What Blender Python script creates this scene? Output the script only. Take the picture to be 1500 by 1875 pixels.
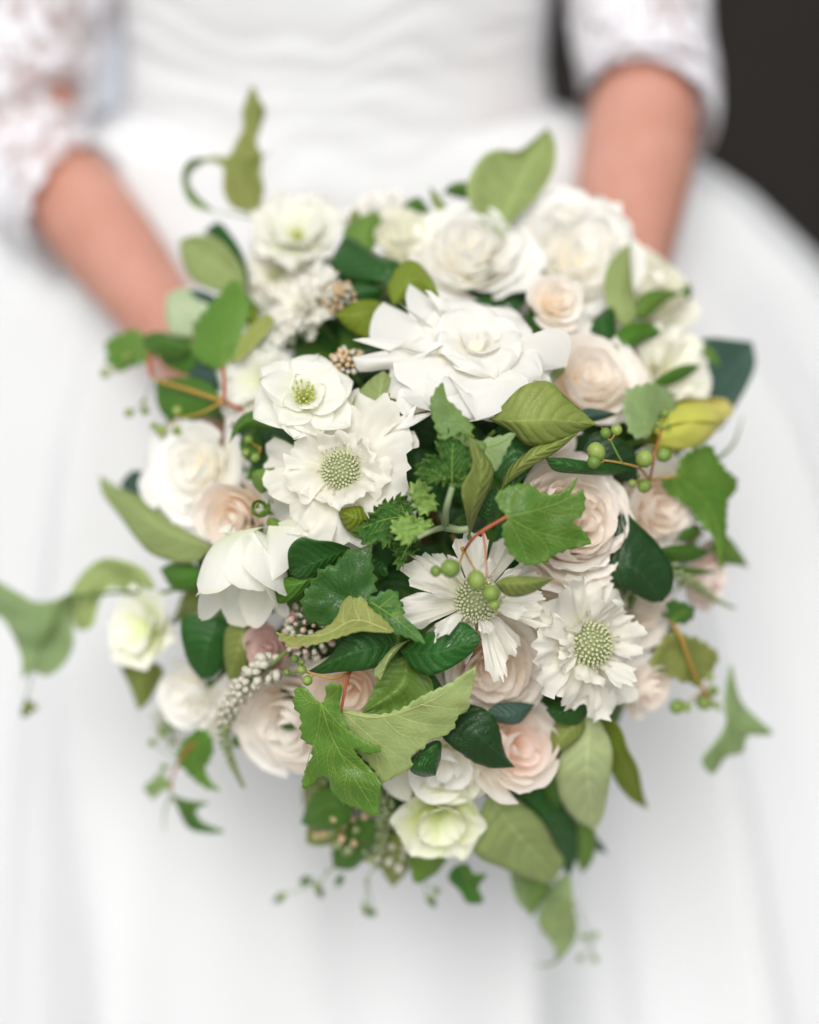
import bpy, math, random
import numpy as np
from mathutils import Vector, Matrix, noise
from mathutils.geometry import delaunay_2d_cdt

# ------------------------------------------------------------------ scene, camera, light
sc = bpy.context.scene
for o in list(bpy.data.objects):
    bpy.data.objects.remove(o)
COL = sc.collection
R = math.radians
PITCH = R(22.0)          # the photographer looks down a little at the bouquet
FOCUS = 0.75             # metres from lens to the front of the bouquet
FPX = 2775.0             # focal length in photo pixels (photo 1500 x 1875)
ZC = 1.153               # camera height

cd = bpy.data.cameras.new('camera')
cam = bpy.data.objects.new('camera', cd)
COL.objects.link(cam)
cam.location = (0, 0, ZC)
cam.rotation_euler = (math.pi / 2 - PITCH, 0, 0)
cd.sensor_fit = 'HORIZONTAL'
cd.sensor_width = 36.0
cd.lens = 36.0 * FPX / 1500.0
cd.clip_start = 0.02
cd.clip_end = 200
cd.dof.use_dof = True
cd.dof.focus_distance = FOCUS - 0.006
cd.dof.aperture_fstop = 1.7
sc.camera = cam

world = bpy.data.worlds.new('World')
sc.world = world
world.use_nodes = True
wn = world.node_tree.nodes
wl = world.node_tree.links
wn.clear()
sky = wn.new('ShaderNodeTexSky')
sky.sky_type = 'NISHITA'
sky.sun_disc = False
SUN_EL, SUN_ROT = R(47), R(187)
sky.sun_elevation = SUN_EL
sky.sun_rotation = SUN_ROT
sky.dust_density = 4.0
hsv = wn.new('ShaderNodeHueSaturation')
hsv.inputs['Saturation'].default_value = 0.16
bg = wn.new('ShaderNodeBackground')
bg.inputs['Strength'].default_value = 0.125
wo = wn.new('ShaderNodeOutputWorld')
wl.new(sky.outputs[0], hsv.inputs['Color'])
wl.new(hsv.outputs[0], bg.inputs[0])
wl.new(bg.outputs[0], wo.inputs[0])

sl = bpy.data.lights.new('sun', 'SUN')
sl.energy = 1.5
sl.angle = R(38)
sl.color = (1.0, 0.975, 0.94)
sun = bpy.data.objects.new('sun', sl)
COL.objects.link(sun)
# from upper left, in front of the bride (behind the photographer)
sdir = Vector((0.10, 0.84, -0.92)).normalized()
sun.rotation_euler = sdir.to_track_quat('-Z', 'Y').to_euler()
sun.location = (-1, -1, 3)

sc.render.engine = 'CYCLES'
sc.view_settings.view_transform = 'Standard'
sc.view_settings.look = 'None'
sc.view_settings.exposure = 0.05
sc.view_settings.gamma = 1.0
sc.cycles.max_bounces = 12
sc.cycles.diffuse_bounces = 8
sc.cycles.transmission_bounces = 8
sc.cycles.transparent_max_bounces = 12

# ------------------------------------------------------------------ pixel -> place helpers
CR = Vector((1, 0, 0))
CF = Vector((0, math.cos(PITCH), -math.sin(PITCH)))
CU = Vector((0, math.sin(PITCH), math.cos(PITCH)))
CPOS = Vector((0, 0, ZC))
PX = FOCUS / FPX         # metres per photo pixel at the bouquet front


def Pd(px, py, d):
    """point seen at photo pixel (px,py), d metres in front of the lens"""
    return CPOS + CF * d + CR * ((px - 750) / FPX * d) + CU * ((937.5 - py) / FPX * d)


def W(px, py, z):
    """z metres nearer than the focus distance"""
    return Pd(px, py, FOCUS - z)


def zd(px, py):
    """the domed face of the bouquet"""
    r = math.hypot((px - 800) / 560.0, (py - 1020) / 640.0)
    return -0.15 * (1 - math.exp(-1.1 * r ** 3.8))


def dome_normal(px, py):
    e = 30
    gx = (zd(px + e, py) - zd(px - e, py)) / (2 * e * PX)
    gy = (zd(px, py + e) - zd(px, py - e)) / (2 * e * PX)
    return (-gx, gy, 1.0)


def camvec(v):
    v = Vector(v)
    return (CR * v.x + CU * v.y - CF * v.z).normalized()


def smooth_path(pts, n, closed=False):
    """Catmull-Rom through pts, n+1 samples by chord length"""
    P = [np.array(p, float) for p in pts]
    if closed:
        P = [P[-1]] + P + [P[0], P[1]]
    else:
        P = [2 * P[0] - P[1]] + P + [2 * P[-1] - P[-2]]
    dense = []
    m = 14
    for i in range(1, len(P) - 2):
        a, b, c, d = P[i - 1], P[i], P[i + 1], P[i + 2]
        for k in range(m):
            t = k / m
            dense.append(0.5 * (2 * b + (c - a) * t + (2 * a - 5 * b + 4 * c - d) * t * t + (3 * b - a - 3 * c + d) * t ** 3))
    dense.append(P[-2])
    D_ = np.array(dense)
    seg = np.linalg.norm(np.diff(D_, axis=0), axis=1)
    s = np.concatenate([[0], np.cumsum(seg)])
    q = np.linspace(0, s[-1], n + 1)
    return np.stack([np.interp(q, s, D_[:, k]) for k in range(D_.shape[1])], axis=1)


# ------------------------------------------------------------------ materials
MATS = {}


def nodes_for(name):
    m = bpy.data.materials.new(name)
    m.use_nodes = True
    nt = m.node_tree
    nt.nodes.clear()
    return m, nt.nodes, nt.links


def N(ns, t, **kw):
    n = ns.new(t)
    for k, v in kw.items():
        setattr(n, k, v)
    return n


def srgb(r, g, b):
    f = lambda c: (c / 255 / 12.92) if c / 255 <= 0.04045 else ((c / 255 + 0.055) / 1.055) ** 2.4
    return (f(r), f(g), f(b), 1)


def mixcol(ns, ls, fac, a, b, blend='MIX'):
    n = N(ns, 'ShaderNodeMix', data_type='RGBA', blend_type=blend)
    for s, v in ((n.inputs['Factor'], fac), (n.inputs['A'], a), (n.inputs['B'], b)):
        if hasattr(v, 'is_output'):
            ls.new(v, s)
        else:
            s.default_value = v
    return n.outputs['Result']


def math_(ns, ls, op, a, b=0.0, c=0.0, clamp=False):
    n = N(ns, 'ShaderNodeMath', operation=op, use_clamp=clamp)
    for s, v in zip(n.inputs, (a, b, c)):
        if hasattr(v, 'is_output'):
            ls.new(v, s)
        else:
            s.default_value = v
    return n.outputs[0]


def maprange(ns, ls, v, a, b, c, d):
    n = N(ns, 'ShaderNodeMapRange', interpolation_type='SMOOTHSTEP')
    ls.new(v, n.inputs['Value'])
    for k, x in zip(('From Min', 'From Max', 'To Min', 'To Max'), (a, b, c, d)):
        n.inputs[k].default_value = x
    return n.outputs[0]


def finish(m, ns, ls, col, rough, spec, transl, tcol=None, bump=None, bstr=0.3, sheen=0.0, coat=0.0):
    p = N(ns, 'ShaderNodeBsdfPrincipled')
    if hasattr(col, 'is_output'):
        ls.new(col, p.inputs['Base Color'])
    else:
        p.inputs['Base Color'].default_value = col
    if hasattr(rough, 'is_output'):
        ls.new(rough, p.inputs['Roughness'])
    else:
        p.inputs['Roughness'].default_value = rough
    p.inputs['Specular IOR Level'].default_value = spec
    p.inputs['Sheen Weight'].default_value = sheen
    p.inputs['Coat Weight'].default_value = coat
    out = N(ns, 'ShaderNodeOutputMaterial')
    if bump is not None:
        b = N(ns, 'ShaderNodeBump')
        b.inputs['Strength'].default_value = bstr
        b.inputs['Distance'].default_value = 0.0008
        ls.new(bump, b.inputs['Height'])
        ls.new(b.outputs[0], p.inputs['Normal'])
    if transl > 0:
        t = N(ns, 'ShaderNodeBsdfTranslucent')
        tc = tcol if tcol is not None else col
        if hasattr(tc, 'is_output'):
            ls.new(tc, t.inputs[0])
        else:
            t.inputs[0].default_value = tc
        mx = N(ns, 'ShaderNodeMixShader')
        mx.inputs[0].default_value = transl
        ls.new(p.outputs[0], mx.inputs[1])
        ls.new(t.outputs[0], mx.inputs[2])
        ls.new(mx.outputs[0], out.inputs[0])
    else:
        ls.new(p.outputs[0], out.inputs[0])
    return m


def leaf_mat(name, rgb, rough=0.42, spec=0.4, veins=0.3, transl=0.18, vary=0.25, edge=0.35, uvv=True):
    m, ns, ls = nodes_for(name)
    tc = N(ns, 'ShaderNodeTexCoord')
    base = srgb(*rgb)
    nz = N(ns, 'ShaderNodeTexNoise')
    nz.inputs['Scale'].default_value = 55
    nz.inputs['Detail'].default_value = 4
    ls.new(tc.outputs['Object'], nz.inputs['Vector'])
    oi = N(ns, 'ShaderNodeObjectInfo')
    hs = N(ns, 'ShaderNodeHueSaturation')
    hs.inputs['Color'].default_value = base
    v = math_(ns, ls, 'ADD', math_(ns, ls, 'MULTIPLY', nz.outputs[0], vary * 2), 1 - vary)
    v = math_(ns, ls, 'MULTIPLY', v, math_(ns, ls, 'ADD', math_(ns, ls, 'MULTIPLY', oi.outputs['Random'], 0.3), 0.87))
    ls.new(v, hs.inputs['Value'])
    hu = math_(ns, ls, 'ADD', math_(ns, ls, 'MULTIPLY', nz.outputs[0], 0.03), 0.485)
    ls.new(hu, hs.inputs['Hue'])
    col = hs.outputs[0]
    fine = N(ns, 'ShaderNodeTexVoronoi', feature='DISTANCE_TO_EDGE')
    fine.inputs['Scale'].default_value = 520
    ls.new(tc.outputs['Object'], fine.inputs['Vector'])
    cells = maprange(ns, ls, fine.outputs[0], 0.0, 0.10, 0.0, 1.0)
    bump = math_(ns, ls, 'MULTIPLY', cells, 0.25)
    if uvv:
        sep = N(ns, 'ShaderNodeSeparateXYZ')
        ls.new(tc.outputs['UV'], sep.inputs[0])
        vv = math_(ns, ls, 'MULTIPLY', math_(ns, ls, 'ABSOLUTE', math_(ns, ls, 'SUBTRACT', sep.outputs[1], 0.5)), 2.0)
        ph = math_(ns, ls, 'SUBTRACT', math_(ns, ls, 'MULTIPLY', sep.outputs[0], 8.0),
                   math_(ns, ls, 'MULTIPLY', math_(ns, ls, 'POWER', vv, 1.3), 1.7))
        ph = math_(ns, ls, 'ADD', ph, math_(ns, ls, 'MULTIPLY', nz.outputs[0], 0.5))
        pp = math_(ns, ls, 'PINGPONG', ph, 0.5)
        sv = maprange(ns, ls, pp, 0.0, 0.075, 1.0, 0.0)
        mr = maprange(ns, ls, vv, 0.015, 0.075, 1.0, 0.0)
        vm = math_(ns, ls, 'MAXIMUM', math_(ns, ls, 'MULTIPLY', sv, 0.55), mr)
        lite = tuple(min(1, c * 1.7 + 0.035) for c in base[:3]) + (1,)
        col = mixcol(ns, ls, math_(ns, ls, 'MULTIPLY', vm, veins), col, lite)
        quilt = maprange(ns, ls, pp, 0.0, 0.4, 0.0, 1.0)
        bump = math_(ns, ls, 'ADD', bump, math_(ns, ls, 'MULTIPLY', quilt, 1.2 * veins * 2))
    if uvv:
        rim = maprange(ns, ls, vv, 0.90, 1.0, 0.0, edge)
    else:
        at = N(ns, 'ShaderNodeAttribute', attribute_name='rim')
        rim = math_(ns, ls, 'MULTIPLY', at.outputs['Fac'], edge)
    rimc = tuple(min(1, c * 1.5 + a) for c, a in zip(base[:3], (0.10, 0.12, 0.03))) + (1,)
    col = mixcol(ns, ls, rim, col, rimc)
    n2 = N(ns, 'ShaderNodeTexNoise')
    n2.inputs['Scale'].default_value = 170
    n2.inputs['Detail'].default_value = 3
    ls.new(tc.outputs['Object'], n2.inputs['Vector'])
    bump = math_(ns, ls, 'ADD', bump, math_(ns, ls, 'MULTIPLY', n2.outputs[0], 1.1))
    bump = math_(ns, ls, 'ADD', bump, math_(ns, ls, 'MULTIPLY', nz.outputs[0], 1.6))
    spots = maprange(ns, ls, n2.outputs[0], 0.68, 0.76, 0.0, 0.35)
    col = mixcol(ns, ls, spots, col, tuple(c * k for c, k in zip(base[:3], (1.5, 1.15, 0.8))) + (1,))
    ro = math_(ns, ls, 'ADD', math_(ns, ls, 'MULTIPLY', nz.outputs[0], 0.35), rough - 0.17)
    tcol = tuple(min(1, c * k + a) for c, k, a in zip(base[:3], (1.5, 1.5, 0.7), (0.02, 0.03, 0))) + (1,)
    MATS[name] = finish(m, ns, ls, col, ro, spec, transl, tcol, bump, 0.6)


def petal_mat(name, tip, base, mid=0.45, transl=0.3, stain=None, rough=0.55):
    """tip colour at the rim, base colour deep in the flower"""
    m, ns, ls = nodes_for(name)
    tc = N(ns, 'ShaderNodeTexCoord')
    sep = N(ns, 'ShaderNodeSeparateXYZ')
    ls.new(tc.outputs['UV'], sep.inputs[0])
    nz = N(ns, 'ShaderNodeTexNoise')
    nz.inputs['Scale'].default_value = 60
    nz.inputs['Detail'].default_value = 3
    ls.new(tc.outputs['Object'], nz.inputs['Vector'])
    oi = N(ns, 'ShaderNodeObjectInfo')
    u = math_(ns, ls, 'ADD', sep.outputs[0], math_(ns, ls, 'MULTIPLY', math_(ns, ls, 'SUBTRACT', nz.outputs[0], 0.5), 0.35))
    u = math_(ns, ls, 'ADD', u, math_(ns, ls, 'MULTIPLY', math_(ns, ls, 'SUBTRACT', oi.outputs['Random'], 0.5), 0.25))
    f = maprange(ns, ls, u, mid - 0.4, mid + 0.4, 0.0, 1.0)
    col = mixcol(ns, ls, f, srgb(*base), srgb(*tip))
    # fine lengthwise striation of the petal tissue
    wv = N(ns, 'ShaderNodeTexNoise')
    wv.inputs['Scale'].default_value = 1.0
    wv.inputs['Detail'].default_value = 3
    mp = N(ns, 'ShaderNodeMapping')
    mp.inputs['Scale'].default_value = (3.0, 38.0, 1.0)
    ls.new(tc.outputs['UV'], mp.inputs[0])
    ls.new(mp.outputs[0], wv.inputs['Vector'])
    st = maprange(ns, ls, wv.outputs[0], 0.25, 0.75, 0.965, 1.0)
    col = mixcol(ns, ls, 1.0, col, (1, 1, 1, 1), 'MULTIPLY') if False else col
    mul = N(ns, 'ShaderNodeMix', data_type='RGBA', blend_type='MULTIPLY')
    mul.inputs['Factor'].default_value = 1.0
    ls.new(col, mul.inputs['A'])
    ls.new(st, mul.inputs['B'])
    col = mul.outputs['Result']
    if stain:
        e = maprange(ns, ls, math_(ns, ls, 'ADD', sep.outputs[0], math_(ns, ls, 'MULTIPLY', nz.outputs[0], 0.25)), 1.05, 1.2, 0.0, 0.7)
        col = mixcol(ns, ls, e, col, srgb(*stain))
    MATS[name] = finish(m, ns, ls, col, rough, 0.25, transl, col, wv.outputs[0], 0.18, sheen=0.05)


def plain_mat(name, rgb, rough=0.5, spec=0.3, vary=0.2, scale=120, transl=0.0, sheen=0.0, bstr=0.2):
    m, ns, ls = nodes_for(name)
    tc = N(ns, 'ShaderNodeTexCoord')
    nz = N(ns, 'ShaderNodeTexNoise')
    nz.inputs['Scale'].default_value = scale
    nz.inputs['Detail'].default_value = 5
    ls.new(tc.outputs['Object'], nz.inputs['Vector'])
    b = srgb(*rgb)
    lo = tuple(c * (1 - vary) for c in b[:3]) + (1,)
    hi = tuple(min(1, c * (1 + vary)) for c in b[:3]) + (1,)
    col = mixcol(ns, ls, nz.outputs[0], lo, hi)
    MATS[name] = finish(m, ns, ls, col, rough, spec, transl, None, nz.outputs[0], bstr, sheen)


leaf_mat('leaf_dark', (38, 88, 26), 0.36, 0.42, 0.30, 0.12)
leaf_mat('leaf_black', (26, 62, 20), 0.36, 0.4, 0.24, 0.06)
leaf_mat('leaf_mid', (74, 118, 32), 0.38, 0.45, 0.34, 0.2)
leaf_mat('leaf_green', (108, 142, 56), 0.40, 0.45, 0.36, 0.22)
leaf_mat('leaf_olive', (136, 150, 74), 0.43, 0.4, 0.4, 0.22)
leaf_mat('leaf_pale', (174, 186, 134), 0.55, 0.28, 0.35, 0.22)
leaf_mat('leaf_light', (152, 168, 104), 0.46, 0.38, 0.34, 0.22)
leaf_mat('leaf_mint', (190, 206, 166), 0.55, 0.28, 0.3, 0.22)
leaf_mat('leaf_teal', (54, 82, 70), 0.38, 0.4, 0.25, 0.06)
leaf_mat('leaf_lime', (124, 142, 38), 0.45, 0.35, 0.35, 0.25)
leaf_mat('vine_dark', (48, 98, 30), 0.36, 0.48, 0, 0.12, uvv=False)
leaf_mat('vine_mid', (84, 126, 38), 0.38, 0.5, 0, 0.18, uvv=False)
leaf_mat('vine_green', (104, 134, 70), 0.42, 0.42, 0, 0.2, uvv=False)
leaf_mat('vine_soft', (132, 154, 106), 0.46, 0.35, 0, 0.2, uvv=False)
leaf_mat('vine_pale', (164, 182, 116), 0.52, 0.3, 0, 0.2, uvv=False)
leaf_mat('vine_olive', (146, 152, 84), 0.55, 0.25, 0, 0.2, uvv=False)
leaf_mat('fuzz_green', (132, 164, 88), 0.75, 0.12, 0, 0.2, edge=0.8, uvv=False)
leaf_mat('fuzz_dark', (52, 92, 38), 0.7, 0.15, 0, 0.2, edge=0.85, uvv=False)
plain_mat('vein_pale', (176, 186, 112), 0.5)
plain_mat('vein_green', (126, 152, 66), 0.5)
plain_mat('vein_dark', (66, 104, 46), 0.5)
plain_mat('stem_green', (96, 124, 58), 0.5)
plain_mat('stem_grey', (142, 158, 118), 0.65)
plain_mat('stem_red', (176, 96, 66), 0.5)
plain_mat('stem_ochre', (176, 140, 66), 0.5)
plain_mat('berry_green', (122, 158, 66), 0.30, 0.5, 0.2, 180, 0.0)
def berry_mat():
    m, ns, ls = nodes_for('berry_green')
    tc = N(ns, 'ShaderNodeTexCoord')
    oi = N(ns, 'ShaderNodeObjectInfo')
    nz = N(ns, 'ShaderNodeTexNoise')
    nz.inputs['Scale'].default_value = 260
    nz.inputs['Detail'].default_value = 4
    ls.new(tc.outputs['Object'], nz.inputs['Vector'])
    f = math_(ns, ls, 'ADD', math_(ns, ls, 'MULTIPLY', oi.outputs['Random'], 0.7), math_(ns, ls, 'MULTIPLY', nz.outputs[0], 0.4))
    col = mixcol(ns, ls, f, srgb(88, 128, 46), srgb(158, 176, 92))
    MATS['berry_green'] = finish(m, ns, ls, col, 0.42, 0.4, 0.08, None, nz.outputs[0], 0.25)


berry_mat()
plain_mat('calyx', (150, 165, 70), 0.5)
plain_mat('pin_green', (200, 204, 164), 0.6, 0.2, 0.25, 400)
plain_mat('pin_deep', (158, 166, 120), 0.7, 0.2, 0.25, 400)
plain_mat('bead_cream', (200, 196, 178), 0.6, 0.2, 0.12, 300)
plain_mat('bead_green', (150, 162, 116), 0.6, 0.2, 0.2, 300)
plain_mat('bead_tan', (206, 180, 142), 0.65, 0.2, 0.2, 300)
plain_mat('bead_pink', (206, 178, 166), 0.65, 0.2, 0.15, 300)
plain_mat('stamen', (198, 204, 110), 0.6, 0.2, 0.2, 300)
petal_mat('p_white', (249, 248, 243), (247, 244, 222), 0.18, 0.38, stain=(236, 224, 190))
petal_mat('p_snow', (249, 249, 241), (238, 243, 204), 0.2, 0.4, stain=(238, 230, 200))
petal_mat('p_cream', (255, 254, 250), (253, 244, 220), 0.25, 0.36)
petal_mat('p_ivory', (251, 250, 236), (238, 234, 186), 0.25, 0.32)
petal_mat('p_scab', (249, 247, 237), (243, 239, 210), 0.2, 0.4)
petal_mat('p_blush', (255, 251, 245), (254, 234, 206), 0.32, 0.36, stain=(242, 210, 176))
petal_mat('p_peach', (255, 248, 239), (254, 226, 196), 0.35, 0.36)
petal_mat('p_pink', (255, 245, 238), (254, 226, 210), 0.4, 0.36)
petal_mat('p_mauve', (224, 196, 188), (204, 168, 156), 0.5, 0.25)
petal_mat('p_green', (251, 251, 240), (226, 234, 176), 0.4, 0.32)
petal_mat('p_lime', (246, 247, 226), (216, 226, 152), 0.5, 0.32)
petal_mat('p_yellow', (240, 228, 140), (204, 206, 92), 0.55, 0.2, stain=(170, 104, 50))


# ------------------------------------------------------------------ object helpers
def mesh_obj(name, verts, faces, mats, parent=None, uvs=None, solid=0.0, smooth=True):
    """verts in world space; stored relative to the parent's place"""
    org = parent_origin(parent)
    me = bpy.data.meshes.new(name)
    me.from_pydata([tuple(Vector(v) - org) for v in verts], [], faces)
    if uvs is not None:
        ul = me.uv_layers.new(name='UVMap')
        idx = np.empty(len(me.loops), dtype=np.int32)
        me.loops.foreach_get('vertex_index', idx)
        ul.data.foreach_set('uv', np.array(uvs, dtype=np.float32)[idx].ravel())
    for mt in mats:
        me.materials.append(MATS[mt])
    if smooth:
        me.polygons.foreach_set('use_smooth', [True] * len(me.polygons))
    me.update()
    o = bpy.data.objects.new(name, me)
    COL.objects.link(o)
    if parent is not None:
        o.parent = parent
    ORG[o.name] = org
    if solid:
        md = o.modifiers.new('thickness', 'SOLIDIFY')
        md.thickness = solid
        md.offset = -1
        if len(mats) > 1:
            md.material_offset = 1
            md.material_offset_rim = 0
    return o


ORG = {}


def parent_origin(p):
    if p is None:
        return Vector((0, 0, 0))
    return ORG[p.name]


def thing(name, label, cat, loc, group=None):
    o = bpy.data.objects.new(name, None)
    o.empty_display_size = 0.02
    COL.objects.link(o)
    o.location = loc
    ORG[o.name] = Vector(loc)
    o['label'] = label
    o['category'] = cat
    if group:
        o['group'] = group
    return o


def tube_geo(path, r0, r1, sides=7, caps=True):
    P = [Vector(p) for p in path]
    vs, fs = [], []
    n = len(P)
    up = Vector((0.13, 0.31, 0.94))
    prev = None
    for i, p in enumerate(P):
        t = (P[min(i + 1, n - 1)] - P[max(i - 1, 0)])
        t = t.normalized() if t.length > 1e-9 else Vector((0, 0, 1))
        if prev is None:
            a = t.cross(up)
            if a.length < 1e-4:
                a = t.cross(Vector((1, 0, 0)))
            a.normalize()
        else:
            a = (prev - t * prev.dot(t)).normalized()
        prev = a
        b = t.cross(a)
        rr = r0 + (r1 - r0) * i / (n - 1) if not callable(r0) else r0(i / (n - 1))
        for k in range(sides):
            w = 2 * math.pi * k / sides
            vs.append(p + a * (rr * math.cos(w)) + b * (rr * math.sin(w)))
    for i in range(n - 1):
        for k in range(sides):
            k2 = (k + 1) % sides
            fs.append((i * sides + k, i * sides + k2, (i + 1) * sides + k2, (i + 1) * sides + k))
    if caps:
        fs.append(tuple(reversed(range(sides))))
        fs.append(tuple((n - 1) * sides + k for k in range(sides)))
    return vs, fs


def tube(parent, name, path, r0, r1, mat, sides=7):
    vs, fs = tube_geo(path, r0, r1, sides)
    return mesh_obj(name, vs, fs, [mat], parent)


def pixtube(parent, name, pts, w0, w1, mat, n=14):
    """a stalk through photo points (px,py,dz over the dome); widths in photo pixels"""
    q = smooth_path([(p[0], p[1], zd(p[0], p[1]) + p[2]) for p in pts], n)
    return tube(parent, name, [W(*p) for p in q], w0 * PX / 2, w1 * PX / 2, mat)


def geo_join(parts):
    V, F = [], []
    for vs, fs in parts:
        o = len(V)
        V += vs
        F += [tuple(i + o for i in f) for f in fs]
    return V, F


_ico = None


def blob_geo(c, r, axis=None, stretch=1.0, level=1):
    """small faceted-sphere bead, smooth shaded"""
    n1, n2 = (5, 4) if level == 1 else (12, 9) if level == 2 else (18, 13)
    ax = (axis or Vector((0, 0, 1))).normalized()
    a = ax.orthogonal().normalized()
    b = ax.cross(a)
    vs = [c - ax * r * stretch]
    for j in range(1, n2):
        th = math.pi * j / n2
        for k in range(n1):
            w = 2 * math.pi * k / n1 + j * 0.5
            vs.append(c - ax * (r * stretch * math.cos(th)) + (a * math.cos(w) + b * math.sin(w)) * (r * math.sin(th)))
    vs.append(c + ax * r * stretch)
    fs = []
    L = len(vs) - 1
    for k in range(n1):
        k2 = (k + 1) % n1
        fs.append((0, 1 + k2, 1 + k))
        for j in range(n2 - 2):
            o = 1 + j * n1
            fs.append((o + k, o + k2, o + n1 + k2, o + n1 + k))
        o = 1 + (n2 - 2) * n1
        fs.append((o + k, o + k2, L))
    return vs, fs


# ------------------------------------------------------------------ leaves
def blade(parent, mid, left, right, mats, zl=-0.004, zr=-0.004, nu=22, nv=5, bul=0.0, wav=0.0015,
          serr=None, solid=0.0004, name='leaf', seed=0, onto=True, curlL=0.0, curlR=0.0):
    """leaf or petal: spine and two margins through photo points; spine points are (px,py,height over the bouquet's face);
    zl/zr: how far the margins bend away (-) or towards (+) the viewer"""
    zf = zd if onto else (lambda a, b: 0.0)
    M = smooth_path([(p[0], p[1], zf(p[0], p[1]) + p[2]) for p in mid], nu)
    b, t = mid[0][:2], mid[-1][:2]
    Lp = smooth_path([b] + [p[:2] for p in left] + [t], nu)
    Rp = smooth_path([b] + [p[:2] for p in right] + [t], nu)
    vs, uvs, fs = [], [], []
    rnd = random.Random(seed + int(mid[0][0] * 7 + mid[0][1]))
    ox = rnd.random() * 50
    for i in range(nu + 1):
        u = i / nu
        s = math.sin(math.pi * min(1, max(0, u))) ** 0.7
        for j in range(-nv, nv + 1):
            tt = abs(j) / nv
            E = Lp[i] if j < 0 else Rp[i]
            ze = (zl if j < 0 else zr) * s
            cu = (curlL if j < 0 else curlR)
            px = M[i][0] + (E[0] - M[i][0]) * tt
            py = M[i][1] + (E[1] - M[i][1]) * tt
            if serr and tt == 1:
                sw = (u * serr[0]) % 1.0
                k = (sw - 0.5) * serr[1] * s
                dx, dy = E[0] - M[i][0], E[1] - M[i][1]
                dl = math.hypot(dx, dy) + 1e-6
                px += dx / dl * k
                py += dy / dl * k
            z = M[i][2] + ze * tt ** 1.4 + bul * math.sin(math.pi * tt) * s + cu * s * max(0, tt - 0.6) ** 2 / 0.16
            z += wav * s * (0.3 + tt) * noise.noise(Vector((px / 32 + ox, py / 32, seed * 3.1)))
            vs.append(W(px, py, z))
            uvs.append((u, 0.5 + 0.5 * j / nv))
    m = 2 * nv + 1
    # wind so that the first material looks at the viewer
    area = 0.0
    for i in range(nu):
        e = Rp[i] - Lp[i]
        f = M[i + 1][:2] - M[i][:2]
        area += e[0] * f[1] - e[1] * f[0]
    for i in range(nu):
        for j in range(m - 1):
            q = (i * m + j, i * m + j + 1, (i + 1) * m + j + 1, (i + 1) * m + j)
            fs.append(q if area < 0 else tuple(reversed(q)))
    return mesh_obj(name, vs, fs, mats, parent, uvs, solid)


def seg_dist(px, py, pts):
    best, side = 1e9, 1
    for (x0, y0), (x1, y1) in zip(pts[:-1], pts[1:]):
        dx, dy = x1 - x0, y1 - y0
        t = max(0, min(1, ((px - x0) * dx + (py - y0) * dy) / (dx * dx + dy * dy + 1e-9)))
        d = math.hypot(px - x0 - t * dx, py - y0 - t * dy)
        if d < best:
            best, side = d, (1 if dx * (py - y0) - dy * (px - x0) > 0 else -1)
    return best, side


def inside(px, py, P):
    c = False
    n = len(P)
    for i in range(n):
        x0, y0 = P[i]
        x1, y1 = P[(i + 1) % n]
        if (y0 > py) != (y1 > py) and px < (x1 - x0) * (py - y0) / (y1 - y0) + x0:
            c = not c
    return c


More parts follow.
